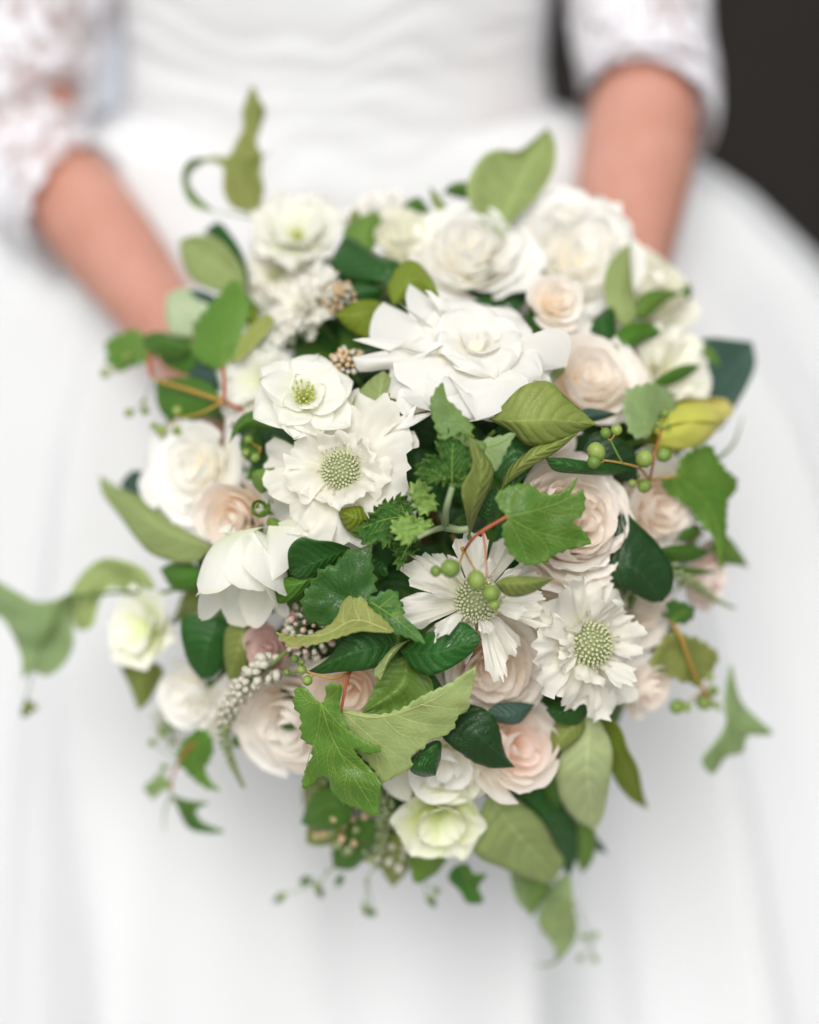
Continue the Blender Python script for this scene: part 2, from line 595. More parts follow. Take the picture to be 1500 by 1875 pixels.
def lobed(parent, outline, dz, mats, veins=(), gx=0.0, gy=0.0, fold=0.0, foldR=None, wav=0.002, step=7.0, ruffle=0.0, teeth=0.0,
          vmat='vein_green', name='leaf', solid=0.0004, tang=0.6, quilt=0.0007, seed=1):
    """lobed vine leaf from its traced margin; gx, gy tilt it (towards the viewer per length to the right / downwards)"""
    rnd = random.Random(seed)
    P = np.array(outline, float)
    per = np.sum(np.linalg.norm(np.diff(np.vstack([P, P[:1]]), axis=0), axis=1))
    ns_ = max(24, int(per / step))
    B = smooth_path(outline, ns_, closed=True)[:-1]
    cx, cy = P.mean(axis=0)
    if teeth:
        for i in range(len(B)):
            d = B[i] - np.array([cx, cy])
            d /= (np.linalg.norm(d) + 1e-6)
            B[i] = B[i] + d * teeth * 1.9 * ((i % 3) / 2.0 - 0.5) * rnd.uniform(0.6, 1.3)
    poly = [tuple(p) for p in B]
    pts = list(poly)
    st = step * 1.15
    x0, y0 = P.min(axis=0)
    x1, y1 = P.max(axis=0)
    row = 0
    y = y0
    while y < y1:
        x = x0 + (st / 2 if row % 2 else 0)
        while x < x1:
            xx, yy = x + rnd.uniform(-1, 1), y + rnd.uniform(-1, 1)
            if inside(xx, yy, poly) and min((xx - a) ** 2 + (yy - b) ** 2 for a, b in poly) > (st * 0.5) ** 2:
                pts.append((xx, yy))
            x += st
        y += st * 0.87
        row += 1
    nb = len(poly)
    ed = [(i, (i + 1) % nb) for i in range(nb)]
    v2, _, f2, _, _, _ = delaunay_2d_cdt([Vector(p) for p in pts], ed, [], 1, 1e-4)
    zc = zd(cx, cy) + dz
    e = 25
    dgx = tang * (zd(cx + e, cy) - zd(cx - e, cy)) / (2 * e)
    dgy = tang * (zd(cx, cy + e) - zd(cx, cy - e)) / (2 * e)
    allv = [smooth_path(v, 16)[:, :2].tolist() for v in veins]

    def zof(px, py):
        z = zc + (dgx + gx * PX) * (px - cx) + (dgy + gy * PX) * (py - cy)
        if allv:
            d, sd = seg_dist(px, py, allv[0])
            k = fold if (sd > 0 or foldR is None) else foldR
            z += k * PX * d
            dm = min(seg_dist(px, py, v)[0] for v in allv)
            z += quilt * (1 - math.exp(-(dm / 9.0) ** 2))
        z += wav * noise.noise(Vector((px / 45.0, py / 45.0, seed * 1.7)))
        if ruffle:
            db = min(math.hypot(px - a, py - b) for a, b in poly[::2])
            z += ruffle * math.exp(-db / 9.0) * noise.noise(Vector((px / 8.0, py / 8.0, seed))) * 2
        return z
    vs = [W(p.x, p.y, zof(p.x, p.y)) for p in v2]
    fs = []
    for f in f2:
        a, b, c = (v2[i] for i in f[:3])
        ccw = (b.x - a.x) * (c.y - a.y) - (b.y - a.y) * (c.x - a.x)
        fs.append(tuple(f) if ccw < 0 else tuple(reversed(f)))
    o = mesh_obj(name, vs, fs, mats, parent, [(p.x / 100, p.y / 100) for p in v2], solid)
    at = o.data.attributes.new('rim', 'FLOAT', 'POINT')
    at.data.foreach_set('value', [math.exp(-min(math.hypot(p.x - a, p.y - b) for a, b in poly) / 3.0) for p in v2])
    parts = []
    side = []
    for k, v in enumerate(allv):
        m = len(v)
        for i in range(2, m - 2, 2):
            for sg in (-1, 1):
                tx, ty = v[i + 1][0] - v[i - 1][0], v[i + 1][1] - v[i - 1][1]
                tl = math.hypot(tx, ty) + 1e-6
                ang_ = math.atan2(ty, tx) + sg * R(48)
                q, x, y = [tuple(v[i])], v[i][0], v[i][1]
                for st_ in range(12):
                    ang_ -= sg * 0.06
                    x += math.cos(ang_) * 5
                    y += math.sin(ang_) * 5
                    if not inside(x, y, poly):
                        break
                    if st_ > 1 and min(seg_dist(x, y, u_)[0] for kk, u_ in enumerate(allv) if kk != k or len(allv) == 1) < 4 and len(allv) > 1:
                        break
                    q.append((x, y))
                if len(q) > 2:
                    side.append(q)
    for q in side:
        parts.append(tube_geo([W(p[0], p[1], zof(p[0], p[1])) for p in q], 0.55 * PX, 0.2 * PX, 4, False))
    for k, v in enumerate(allv):
        w = 1.5 if k == 0 else 1.1
        path = [W(p[0], p[1], zof(p[0], p[1]) + 0.0001) for p in v]
        parts.append(tube_geo(path, w * PX, 0.35 * w * PX, 5, False))
    if parts:
        V, F = geo_join(parts)
        mesh_obj('vein', V, F, [vmat], o)
    return o


# ------------------------------------------------------------------ binding point and stems
BIND = Pd(790, 940, 0.925)
HDIR = Vector((0, 0.42, -0.90)).normalized()
_stem_i = [0]


def add_stem(parent, start, n, r=0.0014, mat='stem_green'):
    """from the back of the head, through the tie, down to the cut end"""
    k = _stem_i[0]
    _stem_i[0] += 1
    a = HDIR.orthogonal().normalized()
    b = HDIR.cross(a)
    rr = 0.0128 * math.sqrt((k % 64 + 0.5) / 64)
    w = k * 2.39996
    off = a * (rr * math.cos(w)) + b * (rr * math.sin(w))
    tie = BIND + off
    c1 = start - n * 0.035
    c2 = tie - HDIR * 0.03
    pts = [start, c1 * 0.6 + c2 * 0.4 - n * 0.005, c2, tie, tie + HDIR * (0.135 + 0.02 * ((k * 7) % 5) / 5)]
    q = smooth_path([tuple(p) for p in pts], 16)
    return tube(parent, 'stem', [Vector(p) for p in q], r, r, mat, 6)


def frame(n, roll=0.0):
    n = Vector(n).normalized()
    x = CR - n * CR.dot(n)
    x.normalize()
    y = n.cross(x)
    c, s = math.cos(roll), math.sin(roll)
    return x * c + y * s, y * c - x * s, n


# ------------------------------------------------------------------ flowers
def grid_obj(name, fn, nu, nv, mats, parent, solid=0.0):
    vs, uv, fs = [], [], []
    for i in range(nu + 1):
        for j in range(nv + 1):
            u, v = i / nu, 2 * j / nv - 1
            vs.append(fn(u, v))
            uv.append((u, v * 0.5 + 0.5))
    m = nv + 1
    for i in range(nu):
        for j in range(nv):
            fs.append((i * m + j, i * m + j + 1, (i + 1) * m + j + 1, (i + 1) * m + j))
    return mesh_obj(name, vs, fs, mats, parent, uv, solid)


def cup_petal(parent, C, X, Y, Z, ang, rk, hk, phi, curl, mat, ruf, seed, nu=12, nv=12, notch=0.0, spiral=0.07, flare=2.4, tipk=0.20, tipe=3.0):
    ox = seed * 3.7

    def fn(u, v):
        ue = u * (1 - tipk * abs(v) ** tipe - notch * math.exp(-(v / 0.18) ** 2) * u)
        r = rk * (1 - (1 - ue) ** flare) * (1 + spiral * v)
        t = max(0.0, ue - 0.6) / 0.4
        r += curl * t * t
        h = hk * ue ** 1.25 - curl * 0.55 * max(0.0, ue - 0.75) ** 2 / 0.0625
        a = ang + v * phi * (0.30 + 0.70 * math.sin(math.pi * min(0.62, ue * 0.62 + 0.02)))
        w = ruf * ue * ue
        r += w * noise.noise(Vector((a * rk * 90 + ox, ue * 2.5, seed)))
        h += 0.7 * w * noise.noise(Vector((a * rk * 110 + ox, ue * 2.0, seed + 9)))
        e3 = ue ** 4 * rk * 0.035
        r += e3 * noise.noise(Vector((a * 9 + ox, ue * 3, seed + 3)))
        h += e3 * 1.6 * noise.noise(Vector((a * 11 + ox, ue * 3, seed + 4)))
        return C + X * (r * math.cos(a)) + Y * (r * math.sin(a)) + Z * h
    return grid_obj('petal', fn, nu, nv, [mat], parent)


def flat_petal(parent, C, X, Y, Z, ang, L, Wd, tilt, curl, cup, mat, ruf, seed, shape='oval', r0=0.0, nu=14, nv=10, h0=0.0, fringe=0.0, roll=0.0):
    er = X * math.cos(ang) + Y * math.sin(ang)
    et = Y * math.cos(ang) - X * math.sin(ang)
    prof = [(r0, h0)]
    r, h = r0, h0
    M_ = 40
    for k in range(M_):
        th = tilt + curl * ((k + 0.5) / M_)
        r += L / M_ * math.cos(th)
        h += L / M_ * math.sin(th)
        prof.append((r, h))
    ox = seed * 5.3

    def fn(u, v):
        if shape == 'oval':
            w = Wd * (math.sin(math.pi * (0.05 + 0.93 * u ** 1.25))) ** 0.62
            ue = u * (1 - 0.05 * abs(v) ** 2)
        elif shape == 'point':
            w = Wd * (math.sin(math.pi * (0.05 + 0.945 * u ** 1.15))) ** 0.85
            ue = u
        else:                                   # fan
            w = Wd * (0.16 + 0.84 * u ** 0.8)
            ue = u * (1 - 0.22 * abs(v) ** 2.4)
            if fringe:
                ue *= 1 - fringe * u * (0.5 + 0.45 * noise.noise(Vector((v * 3.0 + ox, seed, 0.3))) + 0.32 * noise.noise(Vector((v * 8.0 + ox, seed, 4.3))))
        k = ue * M_
        i = min(M_ - 1, int(k))
        f = k - i
        rr = prof[i][0] * (1 - f) + prof[i + 1][0] * f
        hh = prof[i][1] * (1 - f) + prof[i + 1][1] * f
        hh += cup * v * v * w
        if roll:
            hh -= roll * w * max(0.0, abs(v) - 0.5) ** 2 / 0.25 + roll * 0.30 * L * max(0.0, u - 0.72) ** 2 / 0.078
        q = ruf * u ** 1.4
        hh += q * noise.noise(Vector((v * 2.2 + ox, u * 1.6, seed))) + 0.45 * q * noise.noise(Vector((v * 6.5 + ox, u * 2.5, seed + 2)))
        rr += 0.4 * q * noise.noise(Vector((v * 4 + ox, u * 2.2, seed + 5)))
        return C + er * rr + et * (v * w) + Z * hh
    return grid_obj('petal', fn, nu, nv, [mat], parent)


def head(px, py, dz, n):
    nn = camvec(n if n is not None else dome_normal(px, py))
    return W(px, py, zd(px, py) + dz), nn


def rose(label, px, py, rpx, dz=0.0, n=None, mat='p_cream', npet=24, group=None, openn=1.0, ruf=0.10, seed=1, hfac=0.95, inner=None,
         name='garden_rose', cat='rose', calyx=True, lo=False, flare=2.4, notch=0.04):
    rnd = random.Random(seed * 13 + 5)
    c, nn = head(px, py, dz, n)
    Rr = rpx * PX
    H = Rr * hfac
    base = c - nn * H * 0.62
    t_ = thing(name, label, cat, base, group)
    X, Y, Z = frame(nn, rnd.random() * 6)
    for k in range(npet):
        t = (k + 0.5) / npet
        rk = Rr * (0.10 + 0.92 * t ** 0.85) * rnd.uniform(0.94, 1.06)
        hk = H * (1.0 - 0.62 * openn * t ** 1.35) * rnd.uniform(0.93, 1.05)
        phi = (1.25 - 0.40 * t) * rnd.uniform(0.9, 1.2)
        curl = Rr * 0.16 * openn * t ** 1.5 * rnd.uniform(0.2, 1.7)
        mt = inner if (inner and t < 0.5) else mat
        cup_petal(t_, base, X, Y, Z, k * 2.39996 + rnd.uniform(-0.25, 0.25), rk, hk, phi, curl, mt,
                  ruf * Rr * rnd.uniform(0.6, 1.4), seed + k * 0.61, 9 if lo else 15, 9 if lo else 16,
                  notch=notch * rnd.random(), flare=flare)
    if calyx:
        for k in range(5):
            flat_petal(t_, base - nn * 0.002, X, Y, Z, k * 1.257 + 0.4, Rr * 0.9, Rr * 0.14, -0.1, 0.5, 0.2, 'leaf_green', 0.001,
                       seed + k, 'point', nu=8, nv=4).name = 'sepal'
    add_stem(t_, base, nn)
    return t_


def openflower(label, px, py, rpx, dz=0.0, n=None, mat='p_green', npet=6, inner=4, group=None, tilt=0.5, curl=-0.6, wid=0.5, seed=1,
               name='hellebore', cat='hellebore', shape='oval', stam=True, ruf=0.06, cup=0.35):
    rnd = random.Random(seed * 17 + 3)
    c, nn = head(px, py, dz, n)
    Rr = rpx * PX
    base = c - nn * Rr * 0.35
    t_ = thing(name, label, cat, base, group)
    X, Y, Z = frame(nn, rnd.random() * 6)
    for k in range(npet):
        flat_petal(t_, base, X, Y, Z, 2 * math.pi * k / npet + rnd.uniform(-0.12, 0.12), Rr * 1.12 * rnd.uniform(0.92, 1.06), Rr * wid,
                   tilt + rnd.uniform(-0.12, 0.12), curl, cup, mat, ruf * Rr * 2, seed + k * 1.3, shape, h0=0.0006 * (k % 2))
    for k in range(inner):
        flat_petal(t_, base + nn * 0.001, X, Y, Z, 2 * math.pi * (k + 0.5) / max(1, inner) + rnd.uniform(-0.2, 0.2), Rr * 0.85 * rnd.uniform(0.85, 1.05),
                   Rr * wid * 0.75, tilt + 0.35, curl, cup * 1.3, mat, ruf * Rr * 2, seed + 40 + k, shape, h0=0.001 + 0.0006 * (k % 2))
    if stam:
        stamens(t_, base, X, Y, Z, Rr * 0.32, 22, rnd)
    add_stem(t_, base, nn)
    return t_


def stamens(t_, base, X, Y, Z, L, n, rnd, r=0.00028):
    parts = []
    for k in range(n):
        a = k * 2.4
        sp = 0.55 * math.sqrt((k + 0.5) / n)
        d = (Z + (X * math.cos(a) + Y * math.sin(a)) * sp).normalized()
        l_ = L * rnd.uniform(0.8, 1.25)
        p = base + d * l_
        parts.append(tube_geo([base, base + d * l_ * 0.6, p], r, r, 4))
        parts.append(blob_geo(p, r * 2.8, d, 1.5))
    V, F = geo_join(parts)
    o = mesh_obj('stamens', V, F, ['stamen'], t_)
    o['kind'] = 'stuff'
    return o


def scabiosa(label, px, py, rpx, ppx, dz=0.0, n=None, npet=10, group='white pincushion flowers in the bouquet', seed=1, wid=0.42, fringe=0.25,
             tilt=0.12, curl=-0.35, ruf=0.17, mat='p_scab', pins=170, inn=1.0):
    rnd = random.Random(seed * 23 + 1)
    c, nn = head(px, py, dz, n)
    Rr, Rp = rpx * PX, ppx * PX
    base = c - nn * Rp * 0.75
    t_ = thing('scabiosa', label, 'scabiosa', base, group)
    X, Y, Z = frame(nn, rnd.random() * 6)
    parts, deep = [], [blob_geo(base + nn * Rp * 0.15, Rp * 0.9, nn, 0.85, 3)]
    for k in range(pins):
        f = (k + 0.5) / pins
        th = math.acos(1 - f * 1.05)
        a = k * 2.39996
        d = X * (math.sin(th) * math.cos(a)) + Y * (math.sin(th) * math.sin(a)) + Z * math.cos(th)
        p = base + nn * Rp * 0.15 + (d * Rp - nn * (d.dot(nn) * Rp * 0.12))
        parts.append(blob_geo(p, Rp * rnd.uniform(0.062, 0.092), d, 1.3))
    V, F = geo_join(deep)
    mesh_obj('pincushion', V, F, ['pin_deep'], t_)
    V, F = geo_join(parts)
    kn = mesh_obj('florets', V, F, ['pin_green'], t_)
    kn['kind'] = 'stuff'
    # small pin-headed stamens round the rim
    parts = []
    for k in range(26):
        a = rnd.uniform(0, 6.28)
        d = (Z * rnd.uniform(0.35, 0.9) + (X * math.cos(a) + Y * math.sin(a))).normalized()
        s = base + d * Rp * 0.9
        e_ = base + d * Rp * rnd.uniform(1.15, 1.5)
        parts.append(tube_geo([s, (s + e_) / 2, e_], 0.00018, 0.00015, 4))
        parts.append(blob_geo(e_, 0.0006, d, 1.4))
    V, F = geo_join(parts)
    o = mesh_obj('stamens', V, F, ['bead_cream'], t_)
    o['kind'] = 'stuff'
    for k in range(npet):
        flat_petal(t_, base - nn * Rp * 0.1, X, Y, Z, 2 * math.pi * k / npet + rnd.uniform(-0.28, 0.28) * 9 / npet, Rr * rnd.uniform(0.72, 1.12) - Rp * 0.45,
                   Rr * wid * rnd.uniform(0.7, 1.25), tilt + rnd.uniform(-0.28, 0.3), curl + rnd.uniform(-0.6, 0.5), rnd.uniform(-0.1, 0.15), mat,
                   ruf * Rr * rnd.uniform(0.7, 1.3), seed + k * 1.7, 'fan', r0=Rp * 0.45, nu=18, nv=20, h0=0.0012 * (k % 3) - 0.001, fringe=fringe)
    m = max(7, int(npet * inn))
    for k in range(m):
        flat_petal(t_, base, X, Y, Z, 2 * math.pi * (k + 0.5) / m + rnd.uniform(-0.2, 0.2), Rr * rnd.uniform(0.36, 0.72) - Rp * 0.3,
                   Rr * wid * 0.5 * rnd.uniform(0.7, 1.2), tilt + 0.5 + rnd.uniform(-0.35, 0.5), -0.5, rnd.uniform(-0.1, 0.3), mat,
                   ruf * Rr * 0.8, seed + 30 + k * 1.9, 'fan', r0=Rp * 0.75, nu=11, nv=12, h0=Rp * 0.15, fringe=fringe)
    add_stem(t_, base - nn * Rp * 0.15, nn)
    return t_


def berry(parent, px, py, rp, dz, to=None):
    z = zd(px, py) + dz
    c = W(px, py, z)
    ax = Vector((0.2, -0.3, -1))
    if to is not None:
        e = W(to[0], to[1], zd(to[0], to[1]) + to[2])
        ax = c - e
        q = smooth_path([tuple(e), tuple((e + c) / 2 + Vector((0, 0, -0.001))), tuple(c)], 6)
        tube(parent, 'stalk', [Vector(p) for p in q], 0.0005 if rp > 9 else 0.0003, 0.0003, 'stem_ochre' if rp > 9 else 'stem_green', 5)
    k_ = random.Random(int(px * 31 + py)).uniform(0.88, 1.1)
    vs, fs = blob_geo(c, rp * PX * k_, ax, 0.9 + 0.2 * (k_ - 0.88) / 0.22, 2)
    vs = [c + (v - c) * (1 + 0.05 * noise.noise((v - c) * 500 + Vector((px, py, 0)))) for v in vs]
    b = mesh_obj('berry', vs, fs, ['berry_green'], parent)
    vs, fs = blob_geo(c + ax.normalized() * rp * PX * 0.95, rp * PX * 0.16, ax, 0.6)
    mesh_obj('berry_tip', vs, fs, ['stem_ochre'], b)
    return b


def spike(label, path, w0, w1, nb, seed, mats=('bead_cream', 'bead_green'), group='bead like flower spikes in the bouquet', dzs=0.0):
    """a tapering spike of small round buds"""
    rnd = random.Random(seed)
    q = smooth_path([(p[0], p[1], zd(p[0], p[1]) + p[2]) for p in path], 40)
    P = [W(*p) for p in q]
    t_ = thing('flower_spike', label, 'flower spike', P[0], group)
    tube(t_, 'stalk', P, 0.0011, 0.0005, 'stem_green', 6)
    parts = [[], []]
    for k in range(nb):
        f = (k + 0.5) / nb
        i = min(39, int(f * 40))
        ax = (P[i + 1] - P[i]).normalized()
        p = P[i] + (P[i + 1] - P[i]) * (f * 40 - i)
        a = ax.orthogonal().normalized()
        b = ax.cross(a)
        w = k * 2.39996 + rnd.uniform(-0.3, 0.3)
        rad = (w0 + (w1 - w0) * f) * PX / 2
        br = rad * 0.27 * rnd.uniform(0.8, 1.2) + 0.0003
        d = a * math.cos(w) + b * math.sin(w)
        parts[0 if f < 0.5 + rnd.uniform(-0.12, 0.12) else 1].append(blob_geo(p + d * rad * 0.75, br, d + ax * 0.4, 1.15))
    for ps, mt in zip(parts, mats):
        if ps:
            V, F = geo_join(ps)
            o = mesh_obj('buds', V, F, [mt], t_)
            o['kind'] = 'stuff'
    n = camvec(dome_normal(path[0][0], path[0][1]))
    add_stem(t_, P[0], n, 0.0010)
    return t_


def cluster(label, px, py, rpx, dz, mat, nb, seed, bead=7, mat2=None, spread=1.0, n=None):
    """a loose tuft of small florets on short stalks"""
    rnd = random.Random(seed)
    c, nn = head(px, py, dz, n)
    X, Y, Z = frame(nn)
    base = c - nn * rpx * PX * 1.1
    t_ = thing('floret_cluster', label, 'floret cluster', base)
    a_, b_, st = [], [], []
    for k in range(nb):
        f = (k + 0.5) / nb
        th = math.acos(1 - f * 0.95) * spread
        w = k * 2.39996
        d = X * (math.sin(th) * math.cos(w)) + Y * (math.sin(th) * math.sin(w)) + Z * math.cos(th)
        p = base + d * rpx * PX * rnd.uniform(0.85, 1.12) + nn * rpx * PX * 0.2
        (a_ if rnd.random() < 0.65 or not mat2 else b_).append(blob_geo(p, bead * PX * rnd.uniform(0.7, 1.25), d, rnd.uniform(0.9, 1.5), 1))
        st.append(tube_geo([base, (base + p) / 2 + nn * 0.001, p], 0.0004, 0.0003, 4))
    for nm, ps, mt in (('florets', a_, mat), ('florets', b_, mat2), ('stalks', st, 'stem_green')):
        if ps:
            V, F = geo_join(ps)
            o = mesh_obj(nm, V, F, [mt], t_)
            o['kind'] = 'stuff'
    add_stem(t_, base, nn, 0.001)
    return t_


def sprig(name, label, cat, px, py, dz, group=None, stem=True, mat='stem_green'):
    """a cutting of foliage; (px,py,dz) is where its leaves spring from"""
    p = W(px, py, zd(px, py) + dz)
    t_ = thing(name, label, cat, p, group)
    if stem:
        add_stem(t_, p, camvec(dome_normal(px, py)), 0.0012, mat)
    return t_

# ------------------------------------------------------------------ the setting
def structure(o):
    o['kind'] = 'structure'
    return o


plain_mat('dark_wall', (38, 35, 33), 0.8, 0.2, 0.15, 3.0)
plain_mat('pale_wall', (196, 202, 212), 0.8, 0.2, 0.05, 3.0)
plain_mat('paving', (150, 148, 144), 0.85, 0.2, 0.2, 9.0)


def box_geo(x0, x1, y0, y1, z0, z1):
    v = [Vector((x, y, z)) for x in (x0, x1) for y in (y0, y1) for z in (z0, z1)]
    f = [(0, 1, 3, 2), (4, 6, 7, 5), (0, 4, 5, 1), (2, 3, 7, 6), (0, 2, 6, 4), (1, 5, 7, 3)]
    return v, f


structure(mesh_obj('ground', [Vector((-12, -12, 0)), Vector((12, -12, 0)), Vector((12, 12, 0)), Vector((-12, 12, 0))], [(0, 1, 2, 3)], ['paving'], smooth=False))
structure(mesh_obj('wall', *box_geo(-0.05, 6.0, 2.6, 2.8, 0.004, 3.2), ['dark_wall'], smooth=False))
structure(mesh_obj('wall', *box_geo(-6.0, -0.052, 2.5, 2.8, 0.004, 3.2), ['pale_wall'], smooth=False))

# ------------------------------------------------------------------ the bride
X0, Y0 = -0.055, 1.176


def skin_material():
    m, ns, ls = nodes_for('skin')
    tc = N(ns, 'ShaderNodeTexCoord')
    nz = N(ns, 'ShaderNodeTexNoise')
    nz.inputs['Scale'].default_value = 26
    nz.inputs['Roughness'].default_value = 0.65
    nz.inputs['Detail'].default_value = 5
    ls.new(tc.outputs['Object'], nz.inputs['Vector'])
    col = mixcol(ns, ls, nz.outputs[0], srgb(176, 116, 94), srgb(210, 162, 146))
    p = N(ns, 'ShaderNodeBsdfPrincipled')
    ls.new(col, p.inputs['Base Color'])
    p.inputs['Roughness'].default_value = 0.5
    p.inputs['Specular IOR Level'].default_value = 0.35
    p.inputs['Subsurface Weight'].default_value = 0.25
    p.inputs['Subsurface Radius'].default_value = (1.0, 0.35, 0.2)
    p.inputs['Subsurface Scale'].default_value = 0.008
    out = N(ns, 'ShaderNodeOutputMaterial')
    ls.new(p.outputs[0], out.inputs[0])
    MATS['skin'] = m


skin_material()


def fabric_material(name, rgb, weave=900, sheen=0.15, rough=0.6, transl=0.0):
    m, ns, ls = nodes_for(name)
    tc = N(ns, 'ShaderNodeTexCoord')
    nz = N(ns, 'ShaderNodeTexNoise')
    nz.inputs['Scale'].default_value = weave
    nz.inputs['Detail'].default_value = 2
    ls.new(tc.outputs['Object'], nz.inputs['Vector'])
    b = srgb(*rgb)
    col = mixcol(ns, ls, nz.outputs[0], tuple(c * 0.97 for c in b[:3]) + (1,), b)
    MATS[name] = finish(m, ns, ls, col, rough, 0.25, transl, None, nz.outputs[0], 0.15, sheen)


fabric_material('gown_silk', (219, 221, 222))
fabric_material('gown_tulle', (224, 226, 227), 500)


def lace_material(name, scale, thr, off):
    m, ns, ls = nodes_for(name)
    tc = N(ns, 'ShaderNodeTexCoord')
    mp = N(ns, 'ShaderNodeMapping')
    mp.inputs['Location'].default_value = off
    ls.new(tc.outputs['Object'], mp.inputs[0])
    nz = N(ns, 'ShaderNodeTexNoise')
    nz.inputs['Scale'].default_value = scale
    nz.inputs['Detail'].default_value = 2.5
    nz.inputs['Distortion'].default_value = 1.2
    ls.new(mp.outputs[0], nz.inputs['Vector'])
    motif = maprange(ns, ls, nz.outputs[0], thr - 0.02, thr + 0.02, 0.0, 1.0)
    vo = N(ns, 'ShaderNodeTexVoronoi', feature='DISTANCE_TO_EDGE')
    vo.inputs['Scale'].default_value = 420
    ls.new(mp.outputs[0], vo.inputs['Vector'])
    net = maprange(ns, ls, vo.outputs['Distance'], 0.05, 0.14, 1.0, 0.0)
    cover = math_(ns, ls, 'MAXIMUM', motif, net)
    p = N(ns, 'ShaderNodeBsdfPrincipled')
    p.inputs['Base Color'].default_value = srgb(234, 233, 238)
    p.inputs['Roughness'].default_value = 0.7
    p.inputs['Sheen Weight'].default_value = 0.1
    tr = N(ns, 'ShaderNodeBsdfTransparent')
    mx = N(ns, 'ShaderNodeMixShader')
    ls.new(cover, mx.inputs[0])
    ls.new(tr.outputs[0], mx.inputs[1])
    ls.new(p.outputs[0], mx.inputs[2])
    out = N(ns, 'ShaderNodeOutputMaterial')
    ls.new(mx.outputs[0], out.inputs[0])
    MATS[name] = m


lace_material('lace_a', 58, 0.505, (0.31, 0.1, 0.2))
lace_material('lace_b', 62, 0.465, (0.7, 0.4, 0.9))

# joints
EL_R = Pd(1188, 150, 1.075)
WR_R = Pd(1104, 690, 0.935)
EL_L = Pd(52, 250, 1.075)
WR_L = Pd(398, 716, 0.95)
SH_R = Vector((X0 + 0.178, Y0 + 0.015, 1.335))
SH_L = Vector((X0 - 0.178, Y0 + 0.015, 1.335))

person = thing('person', 'bride in white gown with ruched bodice and lace sleeves holding the bouquet', 'person', (X0, Y0, 0.0))


def limb(pts, radii, sides=20, n=24):
    q = smooth_path([tuple(p) for p in pts], n)
    s = np.linspace(0, 1, len(radii))
    return tube_geo([Vector(p) for p in q], lambda t: float(np.interp(t, s, radii)), 0, sides)


def ellipse_loft(rows, sides=40):
    """rows: (z, cx, cy, a, b)"""
    vs, fs = [], []
    for (z, cx, cy, a, b) in rows:
        for k in range(sides):
            w = 2 * math.pi * k / sides
            vs.append(Vector((cx + a * math.cos(w), cy + b * math.sin(w), z)))
    for i in range(len(rows) - 1):
        for k in range(sides):
            k2 = (k + 1) % sides
            fs.append((i * sides + k, i * sides + k2, (i + 1) * sides + k2, (i + 1) * sides + k))
    fs.append(tuple(reversed(range(sides))))
    fs.append(tuple((len(rows) - 1) * sides + k for k in range(sides)))
    return vs, fs


body = [ellipse_loft([(0.78, X0, Y0 + 0.01, 0.155, 0.10), (0.88, X0, Y0 + 0.01, 0.16, 0.105), (0.96, X0, Y0, 0.142, 0.095), (1.03, X0, Y0, 0.132, 0.090),
                      (1.12, X0, Y0, 0.140, 0.095), (1.20, X0, Y0, 0.150, 0.105), (1.28, X0, Y0 + 0.005, 0.155, 0.095), (1.34, X0, Y0 + 0.015, 0.15, 0.075),
                      (1.38, X0, Y0 + 0.02, 0.10, 0.06), (1.41, X0, Y0 + 0.02, 0.058, 0.055), (1.46, X0, Y0 + 0.01, 0.052, 0.052)])]
for sx in (-1, 1):
    body.append(limb([(X0 + sx * 0.075, Y0, 0.84), (X0 + sx * 0.078, Y0 - 0.005, 0.47), (X0 + sx * 0.08, Y0 + 0.01, 0.10), (X0 + sx * 0.08, Y0, 0.055)],
                     [0.082, 0.07, 0.05, 0.052, 0.036, 0.034]))
    body.append(limb([(X0 + sx * 0.08, Y0 + 0.03, 0.045), (X0 + sx * 0.082, Y0 - 0.06, 0.035), (X0 + sx * 0.085, Y0 - 0.15, 0.025)], [0.034, 0.032, 0.02]))
HR = 0.0175                       # radius of the wrapped handle
ha = HDIR
for (sh, el, wr, along, sgn) in ((SH_R, EL_R, WR_R, 0.045, 1), (SH_L, EL_L, WR_L, 0.105, -1)):
    body.append(limb([sh + Vector((-sgn * 0.05, 0, 0.0)), sh, sh * 0.5 + el * 0.5, el], [0.05, 0.052, 0.044, 0.038, 0.033]))
    body.append(limb([el + (el - wr).normalized() * 0.012, el * 0.72 + wr * 0.28, el * 0.35 + wr * 0.65, wr], ((0.032, 0.0385, 0.0400, 0.0367, 0.0320, 0.0282, 0.0258) if sgn > 0 else (0.026, 0.0300, 0.0345, 0.0330, 0.0285, 0.0250, 0.0230))))
    hc = BIND + ha * along
    e1 = wr - hc
    e1 = (e1 - ha * e1.dot(ha)).normalized()
    e2 = ha.cross(e1) * sgn
    palm = hc + e1 * (HR + 0.020) + e2 * 0.004
    body.append(limb([wr, wr * 0.5 + palm * 0.5, palm], [0.0255, 0.0265, 0.022]))
    body.append(limb([palm + ha * 0.03, palm, palm - ha * 0.03], [0.014, 0.017, 0.014], 14, 10))
    for i in range(4):
        off = ha * (0.030 - 0.020 * i)
        rr = HR + 0.0095
        L_ = (175, 200, 195, 165)[i]
        arc = [palm + off * 0.9]
        for d in range(35, L_, 20):
            t = R(d)
            arc.append(hc + off + (e1 * math.cos(t) - e2 * math.sin(t) * -1) * rr)
        body.append(limb(arc, [0.0105, 0.0098, 0.0088, 0.0074], 12, 18))
    thumb = [palm - ha * 0.03, palm - ha * 0.04 - e2 * 0.015] + [hc - ha * 0.034 + (e1 * math.cos(R(d)) - e2 * math.sin(R(d))) * (HR + 0.0105) for d in (55, 85, 110)]
    body.append(limb(thumb, [0.014, 0.013, 0.011, 0.0085], 12, 16))
V, F = geo_join(body)
bo = mesh_obj('body', V, F, ['skin'], person)
rm = bo.modifiers.new('fuse', 'REMESH')
